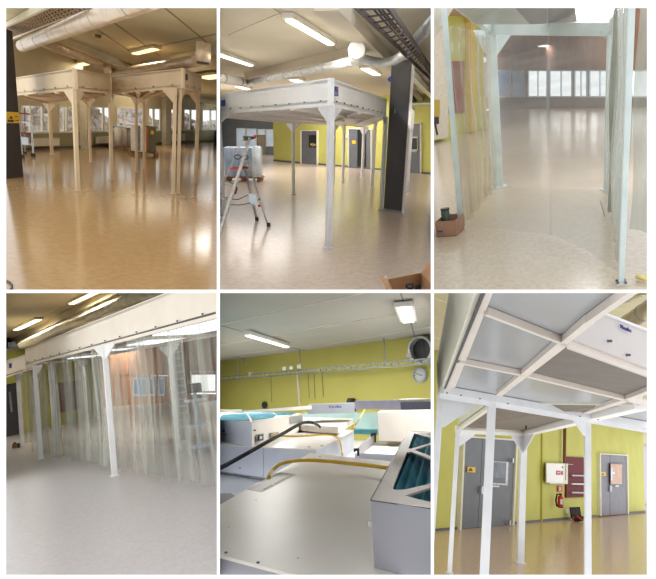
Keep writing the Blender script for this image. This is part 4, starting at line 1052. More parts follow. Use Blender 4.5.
A0, A1, B0, B1 = [Vector((p[0].x, p[0].y, p[1] + .005)) for p in (cs[0], cs[1], cs[3], cs[2])]
for (u0, u1, v0, v1) in ((.12, .25, .45, .9), (.36, .47, .4, .75), (.52, .66, .4, .75), (.74, .95, .15, .6)):
    g_ = lambda u, v: A0.lerp(A1, u).lerp(B0.lerp(B1, u), v)
    t.part('light_panel', MB().poly([g_(u0, v0), g_(u1, v0), g_(u1, v1), g_(u0, v1)], (0, 0, .02)), M4_lp)
for u in (.3, .5, .7): t.part('ceiling_bar', MB().beam(A0.lerp(A1, u), B0.lerp(B1, u), .08, .05), M4_board)
dFr = (cG[0] - cL[0]).normalized(); nin = Vector((-dFr.y, dFr.x, 0)); nin = nin if nin.dot(Eb - cL[0]) > 0 else -nin
M_post4 = mat('bright_white_post', (250, 250, 248), .3, rgb2=(244, 244, 242), scale=4)
for g, yt, wpx, gg, gs, gd in (((41, 459), 366.5, 4, (dFr,), 8, 11), ((114.7, 476), 345, 5, (dFr, -dFr), 9, 14), ((57, 454.5), 364, 5, (dFr,), 4, 6), ((89, 444), 360, 3, (dFr, -dFr), 5, 7), ((178.5, 450), 345, 3.8, (dFr, -dFr), 9, 13)):
    P = f(*g); post(t, P, R4.vz(P, yt), R4.m(P, wpx), M_post4, .2, gg, gsz=R4.m(P, gs), gdrop=R4.m(P, gd))
# clear curtain strips
V4 = vinyl('clear_strip', (200, 200, 186), .05, rough=.14, bscale=2.2, stretch=(5, 5, .3), bump=.35, gloss=1.0, op2=.42)
V4b = vinyl('milky_strip', (208, 207, 194), .12, rough=.18, bscale=2.0, stretch=(5, 5, .3), bump=.4, gloss=1.0, op2=.6)
random.seed(11)
a = cL[0] + nin * .12 + dFr * .25; b = cG[0] + nin * .12; L_ = (b - a).length; zt0 = cL[1]; zt1 = cG[1]; k = 0; u = 0.0
while u < L_ - .2:
    w_ = .42 + .12 * random.random(); ph = random.random() * 6; am = .05 + .04 * random.random(); z0 = .05 + .05 * random.random()
    mb = MB(); mb.step = .03; off = (.0 if k % 2 else .06)
    p, q = a + dFr * u + nin * off, a + dFr * min(L_, u + w_ + .08) + nin * off
    mb.sheet([p, q], z0, zt0 + (zt1 - zt0) * u / L_, 10, lambda uu, v, am=am, ph=ph: am * math.sin(uu * 14 + ph) * (1 - .6 * v) + .02 * math.sin(v * 5 + ph))
    t.part('curtain_strip', mb, V4b if k % 3 == 0 else V4); u += w_; k += 1
for (p0, p1, nn_) in ((cL[0], Eb, 6), (Eb, Fb + (Fb - Eb).normalized() * 1.2, 8)):
    for j in range(nn_):
        p, q = p0.lerp(p1, j / nn_), p0.lerp(p1, (j + 1.08) / nn_); mb = MB(); mb.step = .05; ph = j * 1.7
        mb.sheet([p, q], .08, zb_, 8, lambda uu, v, ph=ph: .04 * math.sin(uu * 11 + ph) * (1 - .5 * v))
        t.part('curtain_strip', mb, V4)
# second canopy at the left
c2 = [corner(-12, 452, 371, 387), corner(24.5, 448.5, 357.5, 373.5), corner(39, 444, 353, 368), corner(10, 441, 362, 377)]
c2 = [corner(6, 451, 363, 378.5), corner(34, 446.5, 353.5, 370), corner(44, 441, 352, 367), corner(14, 443, 360, 373)]
t = Thing('curtained_canopy', 'shorter white canopy with a blue plate at the far left behind the long one', 'canopy', c2[0][0])
canopy_body(t, c2, M4_board, M4_under, rail=.03)
t.part('blue_sign', MB().poly([R4.wp(x, y, c2[0][0], c2[1][0], .02) for x, y in ((9.2, 363.5), (11.8, 363), (11.8, 367.8), (9.2, 368.4))], (0, -.01, 0)), M_blue)
for g, yt, wpx in (((22.5, 447.7), 373.5, 3.6), ((36, 444), 371, 2.2)):
    P = f(*g); post(t, P, R4.vz(P, yt), R4.m(P, wpx), M_post, .2, (dFr,), gsz=R4.m(P, 6), gdrop=R4.m(P, 8))
for j in range(4):
    p, q = f(24 + j * 4, 447.5 - j), f(28.4 + j * 4, 446.4 - j); mb = MB(); mb.step = .04
    mb.sheet([p, q], .1, c2[1][1], 8, lambda uu, v: .03 * math.sin(uu * 14)); t.part('curtain_strip', mb, V4b)
# dark column seen through the curtain
P0_, P1_ = f(174, 441), f(190, 439.5); dv = Vector((P0_.x, P0_.y, 0)).normalized()
t = Thing('column', 'dark ribbed steel column standing behind the clear curtain', 'column', P0_)
t.part('shaft', MB().poly([P0_, P1_, P1_ + dv * .4, P0_ + dv * .4], (0, 0, 3.2)), mat('blue_black_column', (26, 30, 38), .4))
for k in range(14):
    z = .3 + k * .16; v = Vector((0, 0, z)); t.part('rib', MB().poly([P0_ + v, P1_ + v, P1_ + v + Vector((0, 0, .02)), P0_ + v + Vector((0, 0, .02))], -dv * .015), M_grey)
P = f(200, 447)
t = Thing('trolley', 'slim white instrument trolley with a dark top behind the clear curtain', 'trolley', P)
t.part('pole', MB().tube([P, P + Vector((0, 0, 1.3))], .04, 10), M_paper); t.part('foot', MB().box(P + Vector((0, 0, .03)), (.45, .3, .06)), M_paper)
t.part('shelf', MB().box((P.x, P.y, R4.vz(P, 400)), (.42, .3, .05)), M_paper); t.part('shelf', MB().box((P.x, P.y, R4.vz(P, 425)), (.42, .3, .05)), M_paper)
t.part('instrument', MB().box((P.x, P.y, R4.vz(P, 388)), (.28, .2, .2)), M_black, bevel=.03); t.part('antenna', MB().tube([P + Vector((-.1, 0, 1.4)), P + Vector((-.12, 0, 1.75))], .012, 6), M_black)
# carton
P = f(16.5, 447.8); w_ = R4.m(P, 6.5)
t = Thing('carton', 'little brown carton standing beside the leftmost curtained post', 'carton', P)
t.part('body', MB().box((P.x, P.y, w_ * .35), (w_, w_ * .8, w_ * .7)), M_card, bevel=.01); t.part('dark_side', MB().box((P.x + w_ * .42, P.y - .05, w_ * .35), (w_ * .2, w_ * .82, w_ * .68)), M_black); t.part('item', MB().box((P.x - w_ * .2, P.y, w_ * .78), (w_ * .3, w_ * .3, w_ * .2)), M_black)
# ceiling: lights, ducts
gl = 'ceiling lights above the curtained canopy'
M4_diff = mat('cream_diffuser', (255, 246, 222), .4, emit=1.9); WC4 = (1, .95, .85)
light_fixture((16.5, 330), (38.5, 319.8), 3.67, .17, 'farther of the two ceiling lights left of the ducts', 2, 70, M4_ceil, M4_diff, gl, WC4)
light_fixture((71.5, 304), (102, 289.5), 3.67, .13, 'nearer ceiling light at the top edge of the olive ceiling', 2, 60, M4_ceil, M4_diff, gl, WC4)
light_fixture((95, 314), (112, 307), 3.5, .08, 'faint ceiling light between the two long ducts', 1, 40, M4_ceil, M4_diff, gl, WC4)
light_fixture((45, 333), (62, 327), 3.5, .1, 'faint far ceiling light just above the white fascia', 1, 40, M4_ceil, M4_diff, gl, WC4)
for k_, (a_, b_) in enumerate((((116, 352), (140, 348)), ((160, 346), (190, 343)), ((60, 356), (84, 352)))):
    light_fixture(a_, b_, 3.6, .2, ['middle added far hall light, unseen behind the long canopy', 'right-hand added far hall light, unseen behind the long canopy', 'left-hand added far hall light, unseen behind the long canopy'][k_], 1, (320, 320, 110)[k_], M4_ceil, M4_diff, gl, (1, .9, .8), big=3.5)  # three unseen lamps added to brighten the far hall
mb = MB(); mb.beam(f(38, 319, ZC - .002), f(74, 302, ZC - .002), .02, .006); struct('trim_11', mb, mat('ceiling_seam_olive', (130, 118, 84), .8), f(50, 312, ZC))
mb = MB(); mb.beam(f(16, 341, ZC - .1), f(120, 290, ZC - .1), .22, .2); struct('trim_12', mb, M4_ceil, f(60, 320, ZC))
M4_duct = mat('olive_grey_duct', (176, 166, 134), .35, metal=.3, rgb2=(150, 140, 108), scale=4)
duct(R4, (18, 343.5), (165, 280), -2.6, 3.4, 'upper long duct running along the olive ceiling', M4_duct, 6, M4_duct)
duct(R4, (22, 345), (190, 276), -5.0, 3.1, 'lower and thicker long duct just above the fascia', M4_duct, 6, M4_duct)
duct(R4, (30, 345.5), (180, 288), -1.3, 3.05, 'thin reddish pipe between the duct and the fascia', mat('reddish_pipe', (150, 96, 74), .5), 1)
# ============================================================ picture 5 : on top of the canopies
CUR = R5 = Room((X2, Y2, X3, Y3), 325, 398, .04, 430, .55)
f = R5.fl
YA = f(214, 419.2); ZC = R5.vz(f(220, 418.7), 361)
q = f(436, 334.4, ZC); YB = Vector((q.x, q.y, 0))
YA = f(210, 362.4, ZC); YA = Vector((YA.x, YA.y, 0))
ny = Vector((YB.y - YA.y, -(YB.x - YA.x), 0)).normalized(); ny = ny if ny.dot(-YA) > 0 else -ny
M5_ceil = mat('grey_ceiling', (164, 161, 152), .8, rgb2=(170, 166, 156), scale=.8)
slab(ZC, .1, 'ceiling', M5_ceil, [beyond(YA, YB)])
M5_yell = mat('yellow_green_plaster', (186, 180, 96), .8, rgb2=(178, 171, 88), scale=.6)
struct('wall_back', MB().poly([YA + Vector((0, 0, -1)), YB + Vector((0, 0, -1)), YB + Vector((0, 0, ZC)), YA + Vector((0, 0, ZC))], -ny * .15), M5_yell, YA)
M_seam = mat('pale_seam', (214, 210, 200), .7); M_seamd = mat('dark_seam', (110, 106, 98), .7)
mb = MB()
for a, b in (((218, 325.5), (330, 300.5)), ((330, 300.5), (372, 291)), ((218, 345.8), (330, 325)), ((325, 327.5), (436, 306.5)), ((325, 345), (436, 326)), ((218, 357.5), (300, 346))):
    mb.beam(f(*a, ZC - .003), f(*b, ZC - .003), .035, .008)
struct('trim_13', mb, M_seam, f(300, 330, ZC))
mb = MB()
for a, b in (((218, 324.5), (243, 332)), ((288, 346.5), (310, 352)), ((400, 291), (404, 303)), ((411, 323), (414.5, 336))): mb.beam(f(*a, ZC - .003), f(*b, ZC - .003), .03, .008)
struct('trim_14', mb, M_seamd, f(300, 335, ZC))
gl = 'ceiling lights above the canopy tops'
M5_diff = mat('ceiling_light_cover', (255, 250, 240), .4, emit=2.4)
light_fixture((248, 335.6), (287, 347.2), ZC - .12, .1, 'long ceiling light at the left above the canopy tops', 2, 120, M_board, M5_diff, gl, (1, .98, .94), .08)
light_fixture((404, 308), (408.5, 322), ZC - .12, .2, 'short-looking ceiling light at the upper right, seen end on', 2, 120, M_board, M5_diff, gl, (1, .98, .94), .08)
WQ = lambda pts, t_, off=0.0: wallquad(YA, YB, pts, t_, off)
# cable rail with hangers and boxes
M_sock = mat('socket_white', (186, 188, 186), .6); M_wire = mat('olive_wire', (120, 114, 70), .6); M_rail = mat('dull_galvanised_rail', (150, 156, 152), .45, metal=.4, rgb2=(128, 134, 130), scale=20)
t = Thing('cable_rail', 'galvanised cable rail hung across the yellow wall', 'cable rail', R5.wp(325, 372, YA, YB, .6))
off = .5
a, b = R5.wp(212, 379.6, YA, YB, off), R5.wp(440, 360, YA, YB, off)
for dz in (-.05, .05): t.part('side_rail', MB().beam(a + Vector((0, 0, dz)) + ny * dz, b + Vector((0, 0, dz)) + ny * dz, .03, .04), M_rail)
for k in range(40):
    p = a.lerp(b, (k + .5) / 40); t.part('rung', MB().beam(p + Vector((0, 0, -.05)) - ny * .06, p + Vector((.08, 0, .05)) + ny * .06, .03, .015), M_rail)
for x, y0, y1 in ((237.6, 357, 378), (300.2, 349, 371), (385.4, 339.5, 365)):
    p = R5.wp(x, y1, YA, YB, off); t.part('hanger_rod', MB().tube([p, Vector((p.x, p.y, ZC))], .018, 8), M_grey)
for x, y, w_, lab in ((250.5, 374, 2.2, 'small pale socket box on the cable rail, the leftmost'), (284, 368.5, 2.2, 'white socket box on the rail, left one of the close trio'), (291, 367.8, 2, 'white socket box on the rail, middle one of the close trio'),
                      (299, 366.6, 2.6, 'white socket box on the rail below the middle hanger rod'), (408.5, 356, 3.2, 'white socket box on the rail beside the round opening')):
    p = R5.wp(x, y, YA, YB, off + .06); s_ = R5.m(p, w_)
    tt = Thing('socket_box', lab, 'socket box', p, 'socket boxes on the cable rail')
    tt.part('body', MB().box(p, (s_ * 1.5, s_, s_ * 1.5)), M_grey); tt.part('cover', MB().box(p + ny * s_ * .55 + Vector((0, 0, .02)), (s_ * .9, s_ * .2, s_ * .9)), M_sock)
single('hook', 'small grey hook under the ceiling beside the left hanger rod', 'hook', MB().tube([R5.wp(244, 358, YA, YB, .3), R5.wp(244.3, 362, YA, YB, .3), R5.wp(246, 364.5, YA, YB, .3)], .03, 8), M_grey, R5.wp(245, 364, YA, YB, .3))
single('conduit', 'white vertical conduit running down the yellow wall from the rail', 'conduit', WQ([(297, 373), (298.8, 373), (300.6, 405.5), (299.2, 405.5)], .03, .01), mat('conduit_white', (214, 212, 190), .6), R5.wp(299.5, 405, YA, YB))
for x0, y0, x1, y1, lab in ((271, 376, 271.3, 402, 'long thin wire on the wall left of the white conduit'), (308, 374, 309.4, 398.5, 'thin wire on the wall just right of the white conduit'), (314, 373.5, 315, 399, 'middle thin wire on the wall right of the conduit'), (322, 372.5, 323.4, 397, 'farthest right thin wire on the wall')):
    single('wire', lab, 'wire', MB().tube([R5.wp(x0, y0, YA, YB, .03), R5.wp(x1, y1, YA, YB, .03)], .008, 6), M_wire, R5.wp(x1, y1, YA, YB), 'thin wires on the yellow wall')
p = R5.wp(265, 405, YA, YB, .02); t = Thing('wall_vent', 'small round black wall vent low on the yellow wall', 'vent', p)
t.part('cover', MB().disc(p, ny, R5.m(p, 3.3), .03), M_black); t.part('rim', MB().ring(p, ny, R5.m(p, 3.6), R5.m(p, 3.0), .04), M_dark)
p = R5.wp(353.5, 401, YA, YB, .1); single('black_dome', 'small black dome peeping over the far white units', 'dome', MB().disc(p, ny, R5.m(p, 3.2), .2), M_black, p)
p = R5.wp(424.5, 350, YA, YB, .1); r_ = R5.m(p, 13.5)
t = Thing('duct_opening', 'large round black duct opening with a grey collar at the right edge', 'duct', p)
t.part('collar', MB().ring(p, ny, r_, r_ * .86, .25), M_galv); t.part('opening', MB().disc(p, ny, r_ * .87, .05), M_black); t.part('centre_seam', MB().beam(p + ny * .06 + Vector((0, 0, -r_ * .8)), p + ny * .06 + Vector((0, 0, r_ * .8)), .02, .02, ny), M_dark)
clock(R5.wp(420.6, 375.2, YA, YB, .02), ny, R5.m(R5.wp(420.6, 375, YA, YB), 7.6), mat('grey_clock_rim', (150, 156, 166), .4), mat('clock_face', (196, 198, 198), .5), M_black, 'round grey wall clock to the right below the rail')
# ---- boxes: top polygon seen at height z, h high
M5_w = mat('white_sheet_steel', (246, 240, 232), .35, rgb2=(241, 234, 225), scale=2)
M5_b = mat('bluish_white_steel', (214, 220, 232), .28, rgb2=(202, 208, 222), scale=2)
M5_g = mat('grey_sheet_steel', (170, 170, 178), .35, rgb2=(158, 158, 166), scale=3)
M_teal = mat('teal_filter_media', (50, 156, 178), .8, rgb2=(24, 116, 142), scale=3, detail=4, stretch=(4, .5, 1), bump=.6)
M_tealp = mat('pale_teal_sheet', (178, 206, 202), .25, rgb2=(166, 196, 192), scale=2)
def tb(px_, z, h): return MB().poly([f(x, y, z) for x, y in px_], (0, 0, -h))
# near white plenum
t = Thing('plenum_box', 'large white plenum box filling the foreground', 'plenum', f(320, 520))
near = [(160, 539), (310, 453), (412, 463.5), (560, 662), (297, 575)]
t.part('body', tb([(160, 540), (310, 453.4), (412, 463.8), (560, 661), (297, 575.4)], -.012, .5), M5_g); t.part('lid', tb(near, 0, .012), M5_w)
for k, (x, y) in enumerate(((226, 553), (258, 563), (320, 457))): t.part('screw', MB().disc(f(x, y, .001), (0, 0, 1), .006, .004, 10), M_bolt)
for c_ in ((229, 527), (256, 500), (298, 558)): t.part('scuff', MB().disc(f(*c_, .0005), (0, 0, 1), .005, .001, 10), mat('scuff', (196, 188, 176), .5))
g = lambda a, b, w_, z=.001: f(a, b, z)
lb = t.part('printed_label', MB().poly([f(x, y, .0008) for x, y in ((247, 489.5), (262, 492), (297, 474.5), (280, 472.3))], (0, 0, .001)), mat('label_grey', (206, 202, 190), .5))
for k in range(5):
    v = .14 + k * .17; p, q = Vector(f(247, 489.5, .002)).lerp(f(262, 492, .002), v), Vector(f(280, 472.3, .002)).lerp(f(297, 474.5, .002), v)
    for u0, u1 in (((.05, .5), (.56, .93)) if k % 2 else ((.1, .34), (.4, .95))):
        t.part('printed_line', MB().beam(p.lerp(q, u0), p.lerp(q, u1), .006 if k < 4 else .012, .001), M_dark if k == 4 else M_grey, parent=lb)
# near filter unit at the right
zt_ = .21
t = Thing('fan_filter_unit', 'near fan filter unit with teal filter mat behind white bars at the right', 'filter unit', f(371, 562), 'fan filter units')
pA_, pB_ = f(371, 500, zt_), f(408, 431.3, zt_)
c0, c1, c2_, c3 = pA_, pB_, f(520, 434, zt_), f(560, 530, zt_)
M5_f = mat('pinkish_frame', (222, 211, 203), .55, rgb2=(212, 200, 191), scale=5)
M5_u = mat('unit_grey_white', (176, 175, 182), .35, rgb2=(166, 165, 172), scale=2)
for a_, b_ in ((c0, c3), (c0, c1), (c1, c2_)):
    t.part('side_panel', MB().poly([a_, b_, b_ + Vector((0, 0, -zt_ + .001)), a_ + Vector((0, 0, -zt_ + .001))], Vector((0, .006, 0)) if a_ is c0 and b_ is c3 else Vector((.006, 0, 0))), M5_u)
mb = MB(); N_ = 14
for k in range(N_):                       # pleated filter mat
    u0, u1 = k / N_, (k + 1) / N_; um = (u0 + u1) / 2; dz = Vector((0, 0, -.012))
    for ua, ub, za, zb in ((u0, um, -.05, -.02), (um, u1, -.02, -.05)):
        q = [c0.lerp(c3, ua) + Vector((0, 0, za)), c0.lerp(c3, ub) + Vector((0, 0, zb)), c1.lerp(c2_, ub) + Vector((0, 0, zb)), c1.lerp(c2_, ua) + Vector((0, 0, za))]
        mb.poly(q)
bmesh.ops.remove_doubles(mb.bm, verts=mb.bm.verts, dist=1e-5)
t.part('filter_mat', mb, M_teal)
top = lambda pts, nm='top_bar': t.part(nm, MB().poly([f(x, y, zt_) for x, y in pts], (0, 0, -.008)), M5_f)
top([(371, 500), (408, 431.3), (414, 433.3), (408.5, 448), (392.5, 488.3), (404, 495.5), (440, 504.4), (440, 509.2)], 'top_frame')
top([(392.5, 488.3), (395, 489.8), (405, 489.5), (440, 481.3), (440, 484.3), (406, 495.2), (404, 495.5)])
top([(408.5, 448), (411, 448.6), (440, 440.4), (440, 441.6), (414, 449.6), (440, 459.5), (440, 462.8), (412.5, 452), (408, 452.4), (407, 452)])
top([(408, 431.3), (440, 433.3), (440, 434.5), (417, 432.9), (440, 437), (440, 439), (414, 433.3)])
t.part('edge_seam', MB().beam(pA_ + Vector((-.001, 0, .0)), pB_ + Vector((-.001, 0, .0)), .0045, .004), M_bolt)
t.part('edge_seam', MB().beam(f(371, 500.4, zt_), f(440, 510, zt_), .003, .004), M_bolt)
t.part('bolt_head', MB().box(R5.at(369, 523.5, R5.depth(pA_) * .97), (.008, .02, .014)), M_alu)
for c_ in ((408, 520, 4.5), (415, 536, 5), (400, 548, 5.5)):
    pass
# second plenum and the left filter unit
t = Thing('plenum_box', 'second white plenum box behind the foreground one, carrying the left filter unit', 'plenum', f(280, 447))
t.part('body', tb([(180, 442), (316, 449.6), (353.5, 430.2), (200, 424)], -.012, .75), M5_b); t.part('lid', tb([(179.5, 442.2), (316.3, 449.9), (354, 430.2), (200, 423.6)], 0, .012), M5_w)
t.part('seam', MB().beam(R5.at(263.5, 448.5, R5.depth(f(263.5, 446.9)) * .998), R5.at(263.5, 480, R5.depth(f(263.5, 446.9)) * .99), .006, .004), M5_g)
for c_ in ((240, 468), (250, 476.5)): t.part('bolt', MB().box(R5.at(c_[0], c_[1], R5.depth(f(250, 446)) * .985), (.02, .02, .012)), M_bolt)
t.part('screw', MB().disc(f(309, 447), (0, 0, 1), .02, .004, 10), M_bolt); t.part('screw', MB().disc(f(322, 446), (0, 0, 1), .02, .004, 10), M_bolt) 
# lower ledge
t = Thing('lower_ledge', 'low bluish ledge between the foreground box and the second plenum', 'ledge', f(240, 490, -.3))
t.part('shelf', MB().poly([f(x, y, -.32) for x, y in ((190, 470), (330, 486), (300, 530), (160, 560))], (0, 0, -.02)), M5_b)
t.part('edge_trim', MB().beam(f(214, 471.5, -.3), f(275, 481, -.3), .02, .03), M_grey)
t.part('grey_block', tb([(210, 494), (231, 493), (236, 497), (210, 511)], -.15, .1), M_doorg)
# left unit
zt_ = .3
t = Thing('fan_filter_unit', 'left fan filter unit with three teal filter fields and a black power inlet', 'filter unit', f(254, 444.5), 'fan filter units')
A_ = f(251.8, 421.8, zt_); B_ = f(303.5, 413.2, zt_); C_ = f(190, 418.5, zt_); D_ = f(214, 411.5, zt_)
for a_, b_ in ((C_, A_), (A_, B_)):
    t.part('side_panel', MB().poly([a_, b_, b_ + Vector((0, 0, -zt_ + .002)), a_ + Vector((0, 0, -zt_ + .002))], Vector((0, .01, 0))), M5_b if a_ is C_ else M5_w)
t.part('top_frame', MB().poly([C_, A_, B_, D_], (0, 0, -.01)), M5_w)
for q in ([(217, 420.3), (222.5, 415), (246, 413.2), (250, 421)], [(252.5, 420.8), (247.8, 413), (272, 412.8), (276.5, 415.2), (273, 417.6)], [(277.5, 415.4), (273.5, 412.8), (297, 412.9), (291, 415)]):
    t.part('filter_mat', MB().poly([f(x, y, zt_ + .003) for x, y in q], (0, 0, .004)), M_teal)
fa, fb = C_.copy(), A_.copy(); fa.z = fb.z = 0; sa, sb = A_.copy(), B_.copy(); sa.z = sb.z = 0
dd = (fb - fa).normalized()
t.part('brand_lettering', text_mb('flexi', R5.wp(223.5, 431, fa, fb, .012), dd, (0, 0, 1), R5.m(A_, 4.6), .003, .0), M_blue)
t.part('lettering_underline', wallquad(fa, fb, [(220, 433.6), (227, 434), (227, 434.6), (220, 434.2)], .004, .012), M_red)
t.part('screw', wallquad(sa, sb, rect(253.6, 429.6, 255.2, 431), .01, .01), M_black)
q = t.part('power_inlet', wallquad(sa, sb, [(256, 434.5), (262.3, 433.5), (262.3, 440.5), (256, 441.5)], .02, .012), M_grey)
t.part('inlet_socket', wallquad(sa, sb, [(257.6, 435.2), (261.6, 434.4), (261.6, 440.2), (257.6, 440.9)], .02, .03), M_black, parent=q)
t.part('inlet_pins', wallquad(sa, sb, [(259.5, 436.3), (261.4, 436), (261.4, 438.8), (259.5, 439.2)], .01, .051), M_paper, parent=q)
t.part('cable_gland', wallquad(sa, sb, [(269.5, 433), (274.5, 432), (274.5, 437), (269.5, 437.6)], .06, .012), M_grey)
t.part('rating_label', wallquad(sa, sb, [(290, 416.8), (302.5, 415), (302.5, 421.8), (290, 424.3)], .004, .012), M_grey)
# cables
cab = lambda pts, r_, z: [f(x, y, z_) for (x, y), z_ in zip(pts, z)]
p = [R5.at(x, y, d_) for x, y, d_ in ((212, 471.5, 3.6), (222, 467, 3.7), (238, 458.5, 3.9), (254, 449.5, 4.1), (268, 441.5, 4.4), (284, 433, 4.9), (297, 425.5, 5.3), (304, 422.6, 5.6), (312, 422.6, 5.9), (318, 425.2, 6.2), (320, 427, 6.35))]
def smooth(p, n_=6):
    out = []
    for i in range(len(p) - 1):
        a, b, c, d = p[max(0, i - 1)], p[i], p[i + 1], p[min(len(p) - 1, i + 2)]
        for k in range(n_):
            t_ = k / n_; out.append(.5 * ((2 * b) + (c - a) * t_ + (2 * a - 5 * b + 4 * c - d) * t_ ** 2 + (3 * b - a - 3 * c + d) * t_ ** 3))
    return out + [p[-1]]
single('black_cable', 'thick black cable arching over the second plenum', 'cable', MB().tube(smooth(p), .0165, 12), mat('dark_rubber', (30, 34, 40), .8), p[3])
M_yc = mat('yellow_cable', (244, 204, 62), .4, rgb2=(236, 192, 52))
p = [f(268.5, 477, .012), R5.at(272, 471, 3.9), R5.at(280, 464.5, 3.95), R5.at(291, 461.3, 3.95), R5.at(306, 460.3, 3.9), R5.at(325, 461, 3.8), R5.at(345, 463, 3.7), R5.at(365, 465, 3.6), R5.at(387, 467.8, 3.45)]
single('yellow_cable', 'nearest yellow cable looping over the foreground box to the right-hand filter unit', 'cable', MB().tube(smooth(p), .0135, 12), M_yc, p[0])
p = [R5.at(x, y, d_) for x, y, d_ in ((272, 434.6, 5.9), (283, 436, 5.8), (300, 436.2, 5.8), (318, 435, 5.8), (331, 435, 5.7), (337.5, 438, 5.6), (341, 445, 5.4), (342.5, 455, 5.2))]
single('yellow_cable', 'yellow cable plugged into the side of the left filter unit', 'cable', MB().tube(smooth(p), .011, 10), M_yc, p[0])
p = [R5.at(x, y, d_) for x, y, d_ in ((351, 428, 6.8), (356, 424, 6.9), (361, 416, 7.2), (365, 409, 7.6))]
t = Thing('yellow_cable', 'short far yellow cable hanging down beside the teal sheet', 'cable', p[0]); t.part('cord', MB().tube(smooth(p), .009, 8), M_yc); t.part('plug', MB().tube([p[0], p[1]], .014, 10), M_yc)
# farther boxes
t = Thing('plenum_box', 'middle white plenum box with a raised lid left of the teal sheet', 'plenum', f(330, 428))
t.part('raised_lid', tb([(296, 424.5), (338, 427), (353.5, 418.6), (300, 417)], .12, .1), M5_w)
t.part('side', tb([(300, 424.2), (336, 426.6), (351, 419.2), (302, 418)], .02, .1), M5_g)
def vbox(px4, zb, depth_, m, label=None, name='box', cat='box', part=None, th=None, nm=None):
    """upright sheet: lower edge px4[0],px4[1] at height zb, upper edge y px4[2], px4[3]; depth_ back"""
    (x0, y0), (x1, y1), ya, yb = px4; a_, b_ = f(x0, y0, zb), f(x1, y1, zb)
    za, zb2 = R5.vz(a_, ya), R5.vz(b_, yb); v = Vector((a_.x + b_.x, a_.y + b_.y, 0)).normalized() * depth_
    return MB().poly([a_, b_, Vector((b_.x, b_.y, zb2)), Vector((a_.x, a_.y, za))], v)
t = Thing('plenum_box', 'far right white plenum box with a bright streak of light on its side', 'plenum', f(400, 441, -.1))
t.part('side', vbox(((379, 440.5), (440, 443), 412.3, 411.6), -.25, 1.2, M5_w), M5_w)
t.part('lid_edge', vbox(((357, 413), (440, 412), 408.5, 406.5), .1, .3, M5_w), M5_g)
for x, y in ((422, 409), (379, 411)): t.part('screw', MB().box(R5.at(x, y, R5.depth(f(x, 412, .1)) * .98), (.04, .02, .02)), M_bolt)
t = Thing('teal_sheet', 'pale teal glass sheet standing between the far boxes', 'sheet', f(365, 432, -.2))
t.part('sheet', vbox(((354.5, 430), (379, 432), 413, 412.5), -.2, .05, M_tealp), M_tealp)
t.part('low_edge', vbox(((354, 434), (378, 435), 429.5, 430), -.22, .3, M_teal), mat('deep_teal_edge', (70, 146, 154), .4))
single('pale_sheet', 'long pale teal strip standing behind the middle plenum', 'sheet', vbox(((302, 421), (354, 424), 412.8, 412.8), .0, .1, M_tealp), M_tealp, f(330, 421))
t = Thing('fan_filter_unit', 'far fan filter unit with a maker name, below the black dome', 'filter unit', f(335, 412.5, .28), 'fan filter units')
a_, b_ = f(308, 414, .28), f(357, 412.5, .28); 
t.part('body', vbox(((308, 414), (357, 412.5), 404.8, 402.8), .28, 1.0, M5_b), M5_b)
fa, fb = Vector((a_.x, a_.y, 0)), Vector((b_.x, b_.y, 0))
t.part('maker_name', text_mb('Weroflex', R5.wp(335, 406.8, fa, fb, .05), (fb - fa), (0, 0, 1), R5.m(a_, 3.4), .003, .015), M_blue)
t.part('dark_end', wallquad(fa, fb, rect(355, 408, 356.4, 411.5), .02, .03), M_black)
t = Thing('plenum_box', 'far grey-lilac open plenum box under the clock', 'plenum', f(400, 408, .2))
t.part('side', vbox(((355, 409.5), (440, 409), 400.8, 399.3), .37, .2, M5_g), mat('lilac_steel', (188, 186, 206), .35))
t.part('rim', vbox(((398, 402), (440, 401.3), 399.3, 398.9), .5, .3, M5_w), M5_w)
t.part('dark_inside', vbox(((401, 409.6), (440, 409.1), 401.8, 401.3), .37, -.06, M_dark), mat('slate_inside', (96, 98, 120), .4))
single('white_strip', 'thin white strip board at the far left behind the teal filters', 'board', vbox(((210, 411.5), (242, 412.5), 409.8, 409.8), .34, .3, M5_w), M5_w, f(230, 412, .2))
single('cream_strip', 'long cream board lying behind the left filter unit', 'board', vbox(((242, 413), (318, 409), 411.2, 405), .36, .2, M5_w), M5_w, f(280, 410, .2))
# gap floor and clamps
t = Thing('gap_tray', 'low bright white panel lying in the gap beyond the foreground box', 'panel', f(385, 452, -.35))
t.part('bottom_sheet', MB().poly([f(x, y, -.35) for x, y in ((340, 470), (420, 480), (440, 442), (350, 440))], (0, 0, -.02)), M5_w)
t.part('divider', vbox(((357, 458), (374, 444), 449, 433), -.34, .03, M5_g), M5_g)
t.part('lower_bar', vbox(((355, 461), (400, 465), 453, 455), -.34, .03, M5_g), M5_b)
for c_, lab in (((373.5, 433, 442.5), 'black clamp standing on the low white panel at the teal sheet'), ((356.5, 448.5, 456), 'black clamp nearest the foreground box')):
    x, y0, y1 = c_; D_ = 5.4; t = Thing('clamp', lab, 'clamp', R5.at(x, y1, D_), 'black clamps')
    t.part('upright', MB().poly([R5.at(x + .8, y0, D_), R5.at(x + 2.8, y0, D_), R5.at(x + 2.8, y1, D_), R5.at(x + .8, y1, D_)], (0, .05, 0)), M_black)
    t.part('jaw', MB().poly([R5.at(x - 2.6, y0 + .3, D_), R5.at(x + 1, y0, D_), R5.at(x + 1, y0 + 2, D_), R5.at(x - 2.6, y0 + 4, D_)], (0, .05, 0)), M_black)
